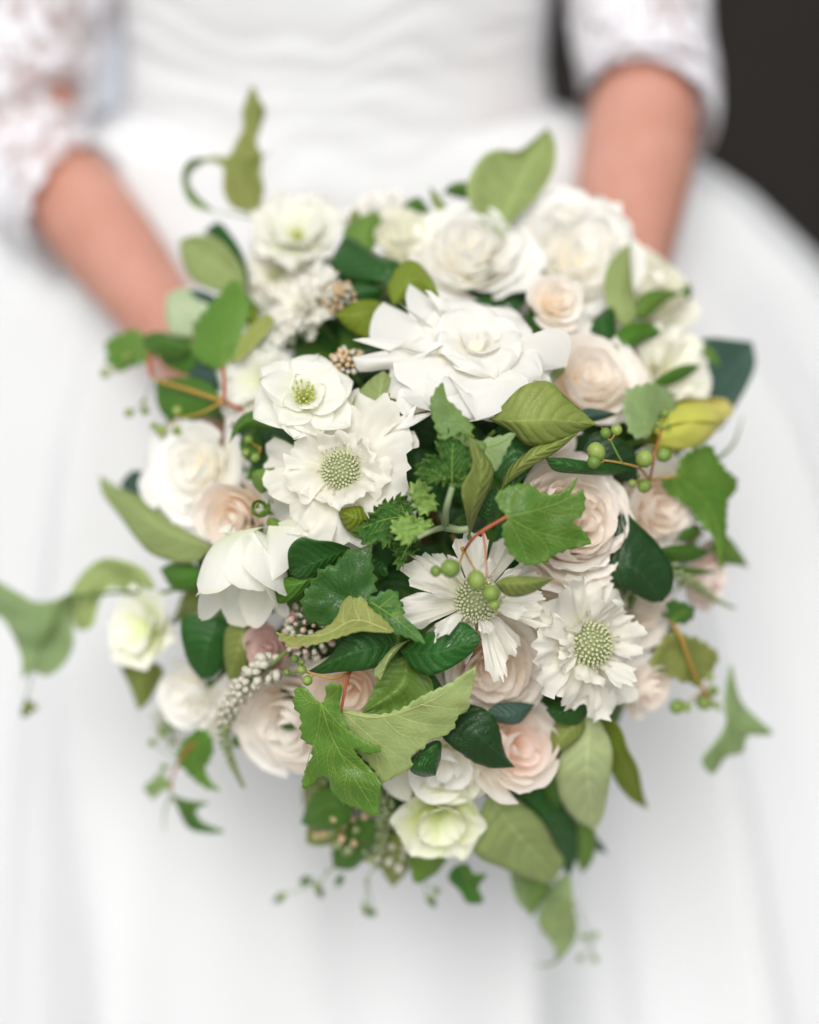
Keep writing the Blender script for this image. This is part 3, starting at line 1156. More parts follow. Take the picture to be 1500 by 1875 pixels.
rm.mode = 'VOXEL'
rm.voxel_size = 0.0042
rm.use_smooth_shade = True
sm = bo.modifiers.new('soften', 'SMOOTH')
sm.factor = 0.5
sm.iterations = 10


# bodice: ruched silk round the torso, dipping in front over the skirt
def bodice_fn(i, k, nz_, nk):
    f = i / nz_
    w = 2 * math.pi * k / nk
    fr = max(0.0, -math.sin(w))               # 1 at the front
    zb = 0.985 - 0.125 * fr ** 0.75
    z = zb + (1.33 - zb) * f
    a = float(np.interp(z, [0.86, 0.95, 1.0, 1.04, 1.12, 1.22, 1.33], [0.172, 0.166, 0.160, 0.156, 0.160, 0.168, 0.165]))
    b = float(np.interp(z, [0.86, 0.95, 1.0, 1.04, 1.12, 1.22, 1.33], [0.150, 0.132, 0.117, 0.110, 0.113, 0.125, 0.110]))
    x = math.cos(w)
    # soft pleats that sag in the middle
    s = z + 0.040 * (1 - abs(x)) ** 1.2 * 1.0 + 0.010 * math.sin(2.2 * w + 0.7)
    ph = s * 135 + 4.5 * noise.noise(Vector((x * 2.3, s * 16, 0.4)))
    am = 0.0027 * (0.55 + 0.45 * noise.noise(Vector((x * 3.0, s * 22, 5.0))) + 0.3)
    d = am * (abs(math.sin(ph)) ** 0.7)
    d += 0.004 * noise.noise(Vector((x * 2.2, s * 9, 2.0)))
    return Vector((X0 + (a + d) * math.cos(w), Y0 + (b + d) * math.sin(w), z))


def ring_mesh(name, fn, ni, nk, mat, parent, solid):
    vs = [fn(i, k, ni, nk) for i in range(ni + 1) for k in range(nk)]
    fs = []
    for i in range(ni):
        for k in range(nk):
            k2 = (k + 1) % nk
            fs.append((i * nk + k, i * nk + k2, (i + 1) * nk + k2, (i + 1) * nk + k))
    return mesh_obj(name, vs, fs, [mat], parent, None, solid)


ring_mesh('bodice', bodice_fn, 110, 150, 'gown_tulle', person, 0.0008)


def skirt_fn(i, k, ni, nk):
    f = i / ni
    z = 1.012 - 1.005 * f ** 1.25
    w = 2 * math.pi * k / nk
    a = float(np.interp(-z, [-1.012, -0.998, -0.98, -0.94, -0.892, -0.8, -0.6, -0.3, 0], [0.150, 0.200, 0.256, 0.314, 0.362, 0.43, 0.52, 0.60, 0.66]))
    b = float(np.interp(-z, [-1.012, -0.998, -0.95, -0.892, -0.7, -0.5, -0.3, 0], [0.104, 0.112, 0.130, 0.165, 0.232, 0.315, 0.39, 0.50]))
    amp = float(np.interp(-z, [-1.012, -0.95, -0.8, -0.5, 0], [0.0, 0.028, 0.085, 0.13, 0.15]))
    c, s = math.cos(w), math.sin(w)
    if s > 0:
        b *= 1.15
    q = 0.75 * noise.noise(Vector((c * 2.1 + 4, s * 2.1, z * 0.7))) + 0.5 * noise.noise(Vector((c * 5.0, s * 5.0 + 3, z * 0.9)))
    ph = 8.5 * w + 3.2 * noise.noise(Vector((c * 1.5, s * 1.5, z * 1.1 + 7)))
    ridge = (1 - abs(math.sin(ph))) ** 1.6
    ph2 = 14.5 * w + 4.0 * noise.noise(Vector((c * 1.2 + 3, s * 1.2, z * 1.3 + 2)))
    ridge2 = (1 - abs(math.sin(ph2))) ** 2
    k1 = 0.5 + 0.5 * noise.noise(Vector((c * 2.5, s * 2.5, z * 2.0 + 11)))
    m = 1 + amp * (q + 1.15 * ridge * (0.4 + k1) + 0.45 * ridge2 * (1.0 - k1))
    return Vector((X0 + a * m * c, Y0 + b * m * s, z))


ring_mesh('skirt', skirt_fn, 90, 260, 'gown_silk', person, 0.0)


def sleeve(path, radii, mat, hem, seed):
    n, sides = 60, 72
    q = smooth_path([tuple(p) for p in path], n)
    P = [Vector(p) for p in q]
    s = np.linspace(0, 1, len(radii))
    # length of the hem varies round the arm
    vs, fs = [], []
    prev = None
    toward = -CF
    for i in range(n + 1):
        t = (P[min(i + 1, n)] - P[max(i - 1, 0)]).normalized()
        a = toward - t * toward.dot(t)
        a.normalize()
        b = t.cross(a)
        rr = float(np.interp(i / n, s, radii))
        for k in range(sides):
            w = 2 * math.pi * k / sides
            L = hem(w, b)
            g = min(1.0, i / n) * L * n
            i0 = min(n - 1, int(g))
            pc = P[i0] + (P[i0 + 1] - P[i0]) * (g - i0)
            wob = 1 + 0.05 * noise.noise(Vector((math.cos(w) * 1.6, math.sin(w) * 1.6, i * 0.16 + seed)))
            vs.append(pc + (a * math.cos(w) + b * math.sin(w)) * (rr * wob))
    for i in range(n):
        for k in range(sides):
            k2 = (k + 1) % sides
            fs.append((i * sides + k, i * sides + k2, (i + 1) * sides + k2, (i + 1) * sides + k))
    o = mesh_obj('lace_sleeve', vs, fs, [mat], person, None, 0.0)
    return o


def hem_r(w, b):
    f = max(0, math.cos(w))
    return 0.985 - 0.015 * f - 0.085 * max(0, -math.cos(w)) - 0.03 * abs(math.sin(w)) * (0 if math.cos(w) > 0.3 else 1) + 0.006 * math.sin(w * 14)


def hem_l(w, b):
    return 0.960 + 0.034 * math.sin(w) * (1 if b.x < 0 else -1) + 0.006 * math.sin(w * 14)


sleeve([SH_R + Vector((0, 0, 0.02)), SH_R * 0.5 + EL_R * 0.5, EL_R, EL_R * 0.82 + WR_R * 0.18], [0.056, 0.054, 0.050, 0.0495, 0.050], 'lace_b', hem_r, 1.0)
sleeve([SH_L + Vector((0, 0, 0.02)), SH_L * 0.5 + EL_L * 0.5, EL_L, EL_L * 0.63 + WR_L * 0.37], [0.062, 0.060, 0.058, 0.052, 0.045], 'lace_a', hem_l, 4.0)

# wrapped handle of the bouquet between the hands
plain_mat('ribbon', (240, 236, 226), 0.5, 0.3, 0.05, 300)
rows = []
n = 60
hv, hf = [], []
a_ = HDIR.orthogonal().normalized()
b_ = HDIR.cross(a_)
for i in range(n + 1):
    t = i / n
    for k in range(28):
        w = 2 * math.pi * k / 28
        turn = (t * 9 + k / 28) % 1.0
        rr = HR - 0.002 + 0.0012 * turn
        hv.append(BIND + HDIR * (0.012 + 0.110 * t) + (a_ * math.cos(w) + b_ * math.sin(w)) * rr)
for i in range(n):
    for k in range(28):
        k2 = (k + 1) % 28
        hf.append((i * 28 + k, i * 28 + k2, (i + 1) * 28 + k2, (i + 1) * 28 + k))
ho = mesh_obj('bouquet_ribbon', hv, hf, ['ribbon'])
ho['label'] = 'ivory ribbon wound around the tied bouquet stems behind the flowers'
ho['category'] = 'ribbon'

# ------------------------------------------------------------------ flowers, front to back
# gardenia: outer petals through photo points, inner petals as a loose whorl
g = thing('gardenia', 'large pure white gardenia with broad waxy petals above the centre of the bouquet', 'gardenia', W(872, 662, zd(872, 662) - 0.012))
GB = (868, 655)


def gp(left, tip, right, zb, zt, zl=0.0, zr=0.0, wav=0.003, bul=0.0, base=GB, mat='p_white', par=None, mid=None, zm=None, fat=1.0):
    par = par or g
    if fat != 1.0:
        sx_, sy_ = (base[0] + tip[0]) / 2, (base[1] + tip[1]) / 2
        dx_, dy_ = tip[0] - base[0], tip[1] - base[1]
        dl_ = math.hypot(dx_, dy_)
        nx_, ny_ = -dy_ / dl_, dx_ / dl_

        def wide(p):
            d_ = (p[0] - base[0]) * nx_ + (p[1] - base[1]) * ny_
            return (p[0] + nx_ * d_ * (fat - 1), p[1] + ny_ * d_ * (fat - 1))
        left, right = [wide(p) for p in left], [wide(p) for p in right]
    mx = (base[0] + tip[0]) / 2 if mid is None else mid[0]
    my = (base[1] + tip[1]) / 2 if mid is None else mid[1]
    return blade(par, [(base[0], base[1], zb), (mx, my, (zb + zt) / 2 + 0.003 if zm is None else zm), (tip[0], tip[1], zt)], left, right, [mat], zl, zr,
                 20, 7, bul, wav, None, 0.0, 'petal', len(par.children) + 1)


n_ = camvec((0.04, 0.66, 0.72))
X_, Y_, Z_ = frame(n_, 0.25)
c_ = W(872, 655, zd(872, 655) - 0.006)
rg = random.Random(4)
for (num, L, Wd, tilt, curl, cup, h0, off) in ((6, 178, 88, 0.05, -0.12, 0.16, 0.0, 0.1), (5, 138, 84, 0.22, -0.18, 0.22, 0.0025, 0.55), (4, 98, 70, 0.50, -0.25, 0.40, 0.004, 0.2)):
    for k in range(num):
        flat_petal(g, c_, X_, Y_, Z_, 2 * math.pi * k / num + off + rg.uniform(-0.15, 0.15), L * PX * rg.uniform(0.92, 1.06), Wd * PX * rg.uniform(0.92, 1.1),
                   tilt + rg.uniform(-0.08, 0.1), curl + rg.uniform(-0.2, 0.15), cup, 'p_white', 0.0028, 2 + k * 1.7 + num, 'oval', nu=24, nv=20, h0=h0 + 0.0006 * (k % 2), roll=0.45)
for k in range(5):
    t = (k + 0.5) / 5
    cup_petal(g, c_ + n_ * 0.004, X_, Y_, Z_, k * 2.39996, 50 * PX * (0.25 + 0.75 * t ** 0.8), 0.0125 * (1.0 - 0.2 * t), 1.2 - 0.2 * t, 0.006 * t, 'p_white', 0.0014, 3 + k * 0.7, 16, 18)
gw = dict(wav=0.0012)
gp([(790, 630), (755, 590), (743, 545)], (750, 519), [(778, 530), (815, 555), (850, 590)], -0.008, 0.006, zl=0.004, zr=0.002, **gw)
gp([(760, 640), (705, 634), (677, 620), (684, 575)], (702, 553), [(726, 550), (756, 572), (800, 600)], -0.008, 0.004, zl=-0.003, zr=0.003, **gw)
gp([(770, 676), (715, 676), (660, 680)], (645, 655), [(650, 625), (690, 618), (750, 628)], -0.006, 0.010, zl=-0.006, zr=-0.005, bul=0.003, base=(820, 650), **gw)
gp([(840, 725), (790, 732), (748, 708), (725, 692)], (720, 664), [(735, 638), (770, 628), (815, 630)], -0.004, 0.011, zl=0.003, **gw)
gp([(962, 690), (955, 720), (915, 755)], (872, 770), [(846, 764), (812, 727), (818, 685)], -0.003, 0.014, zl=0.002, zr=0.002, **gw)
gp([(965, 615), (1020, 600), (1046, 622)], (1038, 672), [(1010, 692), (965, 712), (905, 695)], -0.006, 0.011, zl=0.002, **gw)
add_stem(g, W(872, 662, zd(872, 662) - 0.012), camvec((0, 0.4, 1)))

# half-open gardenia petals just under it
g2 = thing('gardenia_bud', 'cream half open bud tucked under the left side of the large gardenia', 'flower bud', W(765, 742, zd(765, 742) - 0.012))
gp([(760, 715), (735, 712)], (722, 745), [(722, 770), (730, 785), (752, 775)], -0.008, -0.002, zl=-0.003, base=(795, 748), par=g2, mat='p_cream')
gp([(775, 768), (750, 782)], (724, 787), [(740, 762), (765, 742)], -0.006, 0.000, base=(800, 752), par=g2, mat='p_cream')
gp([(780, 725), (760, 718)], (738, 735), [(748, 752), (770, 755)], -0.010, -0.005, base=(800, 740), par=g2, mat='p_ivory')
add_stem(g2, W(798, 748, zd(798, 748) - 0.012), camvec((0, 0.2, 1)))

# double hellebore
h = thing('hellebore', 'crisp white double hellebore with pale green heart overlapping a pincushion flower', 'hellebore', W(556, 752, zd(556, 752) + 0.004))
HB = (553, 748)
hk = dict(par=h, base=HB, mat='p_snow', wav=0.002)
n_ = camvec((0.12, 0.42, 0.88))
X_, Y_, Z_ = frame(n_, 0.3)
c_ = W(556, 742, zd(556, 742) + 0.004)
rg = random.Random(9)
for (num, L, Wd, tilt, curl, h0, off) in ((6, 108, 46, 0.42, -0.25, 0.0, 0.1), (6, 98, 40, 0.62, -0.35, 0.0015, 0.62), (4, 60, 24, 0.85, -0.3, 0.003, 0.3)):
    for k in range(num):
        flat_petal(h, c_, X_, Y_, Z_, 2 * math.pi * k / num + off + rg.uniform(-0.12, 0.12), L * PX * rg.uniform(0.92, 1.06), Wd * PX * rg.uniform(0.9, 1.1),
                   tilt + rg.uniform(-0.1, 0.12), curl, 0.38, 'p_snow', 0.0022, 5 + k * 1.9 + num, 'point', nu=20, nv=14, h0=h0 + 0.0006 * (k % 2), roll=0.15)
stamens(h, c_, X_, Y_, Z_, 0.013, 30, random.Random(5))
add_stem(h, W(556, 752, zd(556, 752) + 0.004), n_)

# nodding hellebore, lower left
b = thing('hellebore', 'nodding white hellebore with long hanging petals above bead like buds', 'hellebore', W(470, 985, zd(470, 985) - 0.004))
bk = dict(par=b, mat='p_snow', wav=0.001, fat=1.22)
n_ = camvec((-0.10, -0.90, 0.42))
X_, Y_, Z_ = frame(n_, 0.35)
c_ = W(458, 972, zd(458, 972) - 0.004)
rg = random.Random(31)
for k in range(9):
    rk = (70 + 20 * (k // 4) * 0.5) * PX * rg.uniform(0.94, 1.06)
    cup_petal(b, c_, X_, Y_, Z_, k * 2.39996 + rg.uniform(-0.1, 0.1), rk, 0.046 * rg.uniform(0.92, 1.05), 0.66, 0.004 * rg.uniform(-0.5, 1.5), 'p_snow', 0.0016, 50 + k, 18, 14, flare=3.6, tipk=0.24, tipe=2.2)
gp([(537, 970), (534, 1010), (524, 1040)], (500, 1063), [(478, 1035), (466, 1005), (472, 975)], 0.008, 0.020, zl=-0.004, zr=-0.004, base=(492, 962), **bk)
gp([(470, 970), (440, 998)], (394, 1002), [(400, 980), (430, 962)], 0.006, 0.012, base=(486, 964), **bk)
gp([(530, 955), (580, 962), (606, 968)], (622, 992), [(590, 985), (545, 982), (520, 975)], -0.001, 0.001, base=(488, 965), **bk)
add_stem(b, W(470, 985, zd(470, 985) - 0.004), camvec((-0.2, 0.3, 0.9)))

scabiosa('white pincushion flower with wide frilled petals under the crisp double hellebore', 622, 856, 162, 37, 0.002, (-0.10, 0.22, 0.95), 8, seed=3, wid=0.60, fringe=0.24, ruf=0.26)
scabiosa('white pincushion flower with narrow spread petals under a cluster of green berries', 878, 1094, 170, 41, 0.012, (0.10, 0.22, 0.95), 12, seed=8, wid=0.175, fringe=0.30, ruf=0.16, tilt=0.10, inn=0.6)
scabiosa('creamy pincushion flower turned sideways among blush roses with oval green centre', 1098, 1180, 150, 44, 0.012, (0.60, 0.06, 0.80), 9, seed=12, wid=0.50, fringe=0.26, ruf=0.28)
openflower('soft white cupped flower with lime green heart beside the twisted vine tip', 545, 428, 106, -0.004, (-0.05, 0.50, 0.85), 'p_snow', 7, 6, seed=16, tilt=0.75, curl=-0.7, wid=0.5, ruf=0.12)
scabiosa('white frilled pincushion flower half hidden below the lime hearted flower', 505, 498, 108, 20, -0.016, (-0.35, 0.45, 0.8), 10, seed=17, wid=0.5, ruf=0.28)
scabiosa('white frilled pincushion flower seen from the side above the double hellebore', 552, 560, 104, 16, -0.004, (-0.65, 0.45, 0.60), 12, seed=21, wid=0.46, ruf=0.28, tilt=0.3)

RG = 'garden roses in the bouquet'
rose('blush garden rose packed with thin ruffled petals behind a dark vine leaf', 1050, 955, 123, -0.006, (0.30, 0.12, 0.95), 'p_blush', 46, RG, 0.7, 0.16, 4, 0.95, 'p_peach', flare=3.0)
rose('pale blush garden rose with apricot heart beside the large gardenia', 1082, 690, 112, -0.008, (0.25, 0.35, 0.9), 'p_blush', 26, RG, 0.8, 0.10, 6, 0.85)
rose('loose ivory white rose directly above the large gardenia', 862, 452, 128, -0.002, (0.0, 0.45, 0.9), 'p_cream', 20, RG, 1.0, 0.14, 9, 0.85)
rose('cream rose bud with green tinted outer petals above dark glossy leaf', 738, 430, 84, -0.008, (-0.1, 0.6, 0.8), 'p_ivory', 10, RG, 0.7, 0.10, 10, 1.1)
rose('big pale cream rose with apricot hollow below the bare forearm', 1060, 474, 168, -0.004, (0.10, 0.15, 0.95), 'p_cream', 20, RG, 1.2, 0.15, 11, 0.65, 'p_cream')
rose('rounded ivory rose with green base beside the white skirt', 1192, 520, 112, -0.004, (0.35, 0.55, 0.75), 'p_ivory', 14, RG, 0.8, 0.08, 14, 1.0)
rose('small blush rose nestled inside the hollow of the big cream rose', 1020, 545, 59, 0.012, (0.1, 0.3, 0.9), 'p_blush', 16, RG, 0.9, 0.12, 15, 0.9)
openflower('cream flower with frilled tan edge in front of dark teal leaf', 1226, 680, 98, -0.004, (0.45, 0.15, 0.85), 'p_ivory', 6, 5, seed=3, tilt=0.7, curl=-0.7, wid=0.55, ruf=0.10, name='lisianthus', cat='lisianthus', shape='fan', stam=False)
rose('open cream rose with golden centre at the edge above long pale leaf', 355, 858, 120, -0.002, (-0.35, 0.18, 0.9), 'p_cream', 15, RG, 1.15, 0.10, 17, 0.7)
rose('peach rose hidden below the open cream rose', 425, 952, 86, -0.012, (-0.3, -0.3, 0.85), 'p_peach', 16, RG, 0.8, 0.10, 18, 0.9)
openflower('white flower half hidden behind the crisp double hellebore', 462, 692, 96, -0.012, (-0.45, 0.2, 0.85), 'p_snow', 6, 4, seed=8, tilt=0.45, wid=0.48, stam=False)
rose('cream apricot rose behind the drooping ivy leaf', 1208, 928, 114, -0.010, (0.5, -0.1, 0.85), 'p_cream', 20, RG, 0.9, 0.08, 19, 0.8, 'p_peach')
rose('peach rose below the pincushion flower with berries', 895, 1222, 118, -0.020, (-0.05, -0.25, 0.95), 'p_blush', 26, RG, 0.9, 0.12, 22, 0.85, 'p_peach')
rose('blush rose between the two lower pincushion flowers', 1000, 1150, 95, -0.022, (0.05, 0.0, 1.0), 'p_peach', 20, RG, 0.9, 0.10, 23, 0.9)
rose('dusky peach rose behind the sideways pincushion flower', 1150, 1105, 109, -0.034, (0.35, 0.25, 0.9), 'p_blush', 20, RG, 0.8, 0.10, 24, 0.9, 'p_peach')
rose('small pink rose at the outer edge beside the drooping ivy leaf', 1300, 1055, 75, -0.012, (0.8, -0.1, 0.6), 'p_pink', 14, RG, 0.7, 0.08, 25, 1.0)
rose('small peach bud below the sideways pincushion flower against the skirt', 1190, 1262, 68, -0.010, (0.6, -0.45, 0.65), 'p_peach', 12, RG, 0.5, 0.07, 26, 1.1)
rose('pink rose bud below a dark pointed leaf', 950, 1370, 96, -0.008, (0.25, 0.10, 0.9), 'p_blush', 14, RG, 0.40, 0.08, 27, 1.2, 'p_pink')
rose('cream rose with wide lower petals beside a small glossy leaf', 812, 1402, 112, -0.004, (0.05, -0.35, 0.9), 'p_ivory', 12, RG, 1.0, 0.08, 28, 0.85, 'p_cream')
openflower('green tinged hellebore hanging beside the broad light leaf', 808, 1492, 100, -0.002, (0.0, -0.45, 0.88), 'p_lime', 6, 4, seed=12, tilt=0.75, curl=-0.3, wid=0.52, stam=False)
openflower('soft white flower with lime streak at the outer edge beside lobed leaf', 262, 1150, 92, 0.004, (-0.55, 0.15, 0.8), 'p_green', 6, 4, seed=15, tilt=0.6, curl=-0.5, wid=0.55, stam=False)
rose('small round white bud beside the bead spike at the outer edge', 340, 1268, 76, -0.002, (-0.5, -0.1, 0.85), 'p_cream', 12, RG, 0.6, 0.06, 31, 1.0, name='flower_bud', cat='flower bud', lo=True)
rose('tiny cream bud below the small round white bud', 378, 1322, 47, -0.006, (-0.4, -0.4, 0.8), 'p_cream', 9, RG, 0.6, 0.06, 32, 1.0, name='flower_bud', cat='flower bud', lo=True)
rose('blush rose behind the large hanging vine leaf', 530, 1325, 122, -0.012, (-0.3, -0.3, 0.9), 'p_blush', 20, RG, 0.9, 0.08, 33, 0.85)
rose('pink rose peeping above the large hanging vine leaf', 640, 1268, 88, -0.006, (-0.1, -0.1, 1.0), 'p_peach', 18, RG, 0.7, 0.08, 34, 0.9)
rose('dusky mauve bud beside pale floret tufts', 490, 1190, 54, -0.006, (-0.4, 0.0, 0.9), 'p_mauve', 10, RG, 0.6, 0.08, 35, 1.0, lo=True)
rose('blush rose low under the bead spike', 455, 1300, 70, -0.016, (-0.4, -0.3, 0.8), 'p_blush', 14, RG, 0.8, 0.08, 36, 0.9, lo=True)
rose('small white rose between top leaves and bodice', 700, 372, 84, -0.008, (-0.1, 0.8, 0.55), 'p_cream', 12, RG, 1.0, 0.10, 37, 0.9, lo=True)
rose('little blush bud near the red stemmed dark leaf', 1005, 810, 59, -0.022, (0.2, 0.1, 0.9), 'p_blush', 12, RG, 0.7, 0.08, 38, 0.9, lo=True)
rose('white rose under the top leaves beside the loose ivory rose', 955, 430, 84, -0.016, (0.1, 0.6, 0.8), 'p_blush', 12, RG, 0.9, 0.1, 39, 0.9, lo=True)

cluster('tuft of tiny tan and cream florets above the large gardenia bud', 617, 530, 34, 0.004, 'bead_tan', 46, 3, 6, 'bead_cream')
cluster('tuft of tan florets with white cap beside the double hellebore', 628, 655, 32, 0.000, 'bead_tan', 44, 4, 6, 'bead_cream')
cluster('pale pinkish floret tuft under the nodding hellebore', 548, 1165, 52, -0.004, 'bead_pink', 60, 5, 7, 'bead_cream')
cluster('sandy green floret tuft at the bottom of the bouquet', 615, 1535, 78, -0.004, 'bead_tan', 70, 6, 9, 'bead_green', 1.1)
cluster('loose trailing cluster of blush and green florets at the very bottom', 705, 1575, 60, -0.004, 'bead_cream', 44, 7, 10, 'bead_green', 1.1)
cluster('airy white florets at the edge under the small round white bud', 290, 1340, 40, -0.006, 'bead_cream', 26, 8, 7, 'bead_green', 1.2)
spike('tapering spike of white and green beads hanging at the left', [(500, 1215, 0.006), (450, 1255, 0.012), (415, 1310, 0.014), (415, 1370, 0.012), (446, 1442, 0.008)], 62, 8, 150, 3)
spike('slim green bead spike pointing out beside the dark oval leaf', [(1222, 1040, -0.004), (1270, 1070, 0.002), (1310, 1098, 0.002), (1346, 1114, 0.0)], 36, 5, 90, 4, ('bead_green', 'bead_green'))
spike('short bead spike under the large hanging vine leaf', [(700, 1440, -0.012), (705, 1490, -0.006), (698, 1545, -0.004), (690, 1590, -0.004)], 44, 14, 90, 5, ('bead_green', 'bead_green'))

# closed yellow bud at the right
yb = thing('flower_bud', 'twisted yellow green closed bud pointing away beside the ivy leaf', 'flower bud', W(1196, 800, zd(1196, 800) + 0.006))
A0, A1 = W(1192, 802, zd(1192, 802) + 0.006), W(1335, 745, zd(1335, 745) + 0.016)
ax = (A1 - A0).normalized()
bx_, by_ = ax.orthogonal().normalized(), None
by_ = ax.cross(bx_)
for k in range(5):
    def fn(u, v, k=k):
        a = k * 2 * math.pi / 5 + v * 0.95 + u * 1.3
        r = 47 * PX * float(np.interp(u, [0, 0.12, 0.35, 0.6, 0.85, 0.96, 1.0], [0.45, 0.75, 1.0, 0.88, 0.52, 0.36, 0.18])) * (1 + 0.16 * v)
        r += 0.0016 * noise.noise(Vector((a * 1.6, u * 5.0, k)))
        return A0 + ax * ((A1 - A0).length * u) + (bx_ * math.cos(a) + by_ * math.sin(a)) * r
    grid_obj('petal', fn, 18, 8, ['p_yellow'], yb)
add_stem(yb, A0, camvec((0.4, 0.2, 0.8)))

# green buds
gb = thing('flower_bud', 'round green bud with pale face between the cream rose and nodding hellebore', 'flower bud', W(478, 935, zd(478, 935) - 0.002))
c0, n_ = W(476, 930, zd(476, 930) + 0.004), camvec((-0.1, 0.3, 0.9))
X_, Y_, Z_ = frame(n_)
for k in range(6):
    cup_petal(gb, c0 - n_ * 0.006, X_, Y_, Z_, k * 2.4, 22 * PX * (0.4 + 0.6 * k / 5), 0.0095, 1.3, -0.002, 'p_lime' if k < 3 else 'leaf_green', 0.0003, k, 10, 10)
blade(gb, [(490, 950, 0.0), (503, 962, 0.003), (510, 972, 0.002)], [(500, 948), (512, 958)], [(488, 960), (498, 970)], ['leaf_green'], name='sepal')
add_stem(gb, c0 - n_ * 0.006, n_)
gb2 = thing('flower_bud', 'bright green folded bud beside the crinkled geranium leaves', 'flower bud', W(668, 948, zd(668, 948) - 0.002))
blade(gb2, [(682, 950, 0.0), (650, 948, 0.008), (618, 932, 0.006)], [(665, 928), (640, 928)], [(665, 975), (640, 975), (625, 955)], ['leaf_lime', 'leaf_lime'], zl=-0.006, zr=-0.006, name='sepal')
blade(gb2, [(684, 952, -0.001), (655, 962, 0.004), (628, 955, 0.003)], [(665, 950), (640, 945)], [(668, 980), (648, 982)], ['leaf_green', 'leaf_lime'], zl=-0.004, zr=-0.004, name='sepal')
add_stem(gb2, W(684, 951, zd(684, 951) - 0.002), camvec((0, 0, 1)))

# ------------------------------------------------------------------ vines
v1 = sprig('vine_sprig', 'red stemmed vine with serrated leaves and small berries crossing the bare forearm', 'vine', 410, 735, 0.002, 'vine sprigs', True, 'stem_red')
pixtube(v1, 'stalk', [(410, 735, 0.004), (340, 712, 0.012), (279, 690, 0.016), (272, 650, 0.014)], 9, 7, 'stem_ochre')
pixtube(v1, 'stalk', [(410, 735, 0.004), (411, 700, 0.010), (408, 672, 0.014)], 9, 6, 'stem_red')
pixtube(v1, 'stalk', [(410, 735, 0.004), (370, 755, 0.010), (328, 766, 0.014)], 6, 4, 'stem_ochre')
pixtube(v1, 'stalk', [(279, 690, 0.016), (273, 668, 0.0165), (274, 648, 0.015)], 9, 8, 'stem_red')
lobed(v1, [(427, 511), (445, 530), (456, 562), (443, 617), (430, 653), (408, 674), (385, 672), (365, 660), (347, 640), (357, 618), (352, 600), (366, 578), (390, 550), (405, 535)],
      0.012, ['vine_mid', 'vine_soft'], [[(408, 673), (412, 610), (428, 515)], [(408, 670), (380, 630), (356, 600)], [(408, 668), (432, 620), (452, 565)]], teeth=3.2, fold=-0.25)
lobed(v1, [(503, 582), (487, 612), (452, 648), (427, 664), (432, 640), (444, 612), (462, 592), (483, 577)], 0.006, ['vine_olive', 'vine_mid'], [[(427, 663), (460, 620), (503, 582)]], teeth=2.6)
lobed(v1, [(232, 606), (250, 603), (266, 618), (280, 642), (278, 660), (250, 668), (218, 682), (204, 672), (192, 660), (198, 645), (190, 638), (200, 620)],
      0.008, ['vine_mid', 'vine_soft'], [[(274, 650), (235, 645), (195, 640)], [(274, 650), (250, 620), (240, 606)]], teeth=2.6)
blade(v1, [(274, 648, 0.012), (300, 625, 0.014), (352, 640, 0.004)], [(262, 618), (300, 608)], [(300, 655), (330, 660)], ['leaf_mid', 'leaf_olive'])
blade(v1, [(410, 735, -0.002), (340, 730, 0.002), (284, 700, 0.004)], [(370, 765), (310, 768), (288, 740)], [(380, 700), (330, 690)], ['leaf_mid', 'leaf_olive'])
blade(v1, [(415, 690, -0.010), (345, 655, -0.004), (285, 625, -0.004)], [(360, 690), (300, 668)], [(380, 635), (325, 612)], ['leaf_mid', 'leaf_pale'])
blade(v1, [(400, 700, -0.012), (360, 720, -0.008), (300, 760, -0.008)], [(370, 755), (320, 785)], [(350, 690), (310, 715)], ['leaf_olive', 'leaf_pale'])
blade(v1, [(345, 690, -0.002), (380, 680, 0.002), (402, 705, 0.0)], [(360, 665), (390, 668)], [(360, 715), (390, 725)], ['leaf_teal', 'leaf_olive'])
for (x, y, r, to) in ((192, 683, 11, (215, 672, 0.012)), (233, 653, 9, (240, 672, 0.014)), (236, 756, 9, (262, 735, 0.014)), (265, 752, 10, (262, 735, 0.014)),
                      (325, 752, 11, (328, 766, 0.014)), (295, 789, 10, (318, 770, 0.014)), (324, 789, 11, (320, 770, 0.014)), (281, 780, 9, (318, 770, 0.014)), (262, 735, 6, (279, 690, 0.016))):
    berry(v1, x, y, r, 0.014, to)

v2 = sprig('vine_sprig', 'twisted olive green vine tip with curled lobe rising above the flowers', 'vine', 470, 400, -0.004, 'vine sprigs')
lobed(v2, [(462, 155), (474, 178), (486, 202), (478, 232), (470, 262), (480, 282), (478, 317), (484, 345), (478, 372), (472, 396), (448, 388), (423, 377), (408, 347), (409, 310), (395, 298), (367, 292), (395, 285), (417, 287), (430, 263), (445, 233), (443, 203), (452, 177)],
      0.006, ['vine_olive', 'vine_green'], [[(470, 395), (450, 320), (455, 240), (462, 160)], [(450, 325), (415, 293), (370, 292)]], fold=-0.5, foldR=0.2, wav=0.008, gy=0.2)
blade(v2, [(395, 290, 0.006), (352, 300, 0.010), (340, 330, 0.012), (356, 366, 0.010), (396, 389, 0.004)], [(350, 293), (334, 325), (350, 372)], [(358, 308), (346, 332), (365, 362)], ['leaf_green', 'leaf_olive'], zl=0.004, zr=-0.008)
pixtube(v2, 'stalk', [(470, 400, -0.004), (440, 395, 0.002), (400, 388, 0.004)], 4, 3, 'stem_green')
pixtube(v2, 'tendril', [(470, 290, 0.006), (485, 285, 0.008), (498, 276, 0.006)], 4, 2, 'stem_green')
pixtube(v2, 'stalk', [(470, 400, -0.004), (465, 425, 0.0), (460, 445, 0.0)], 4, 3, 'stem_ochre')

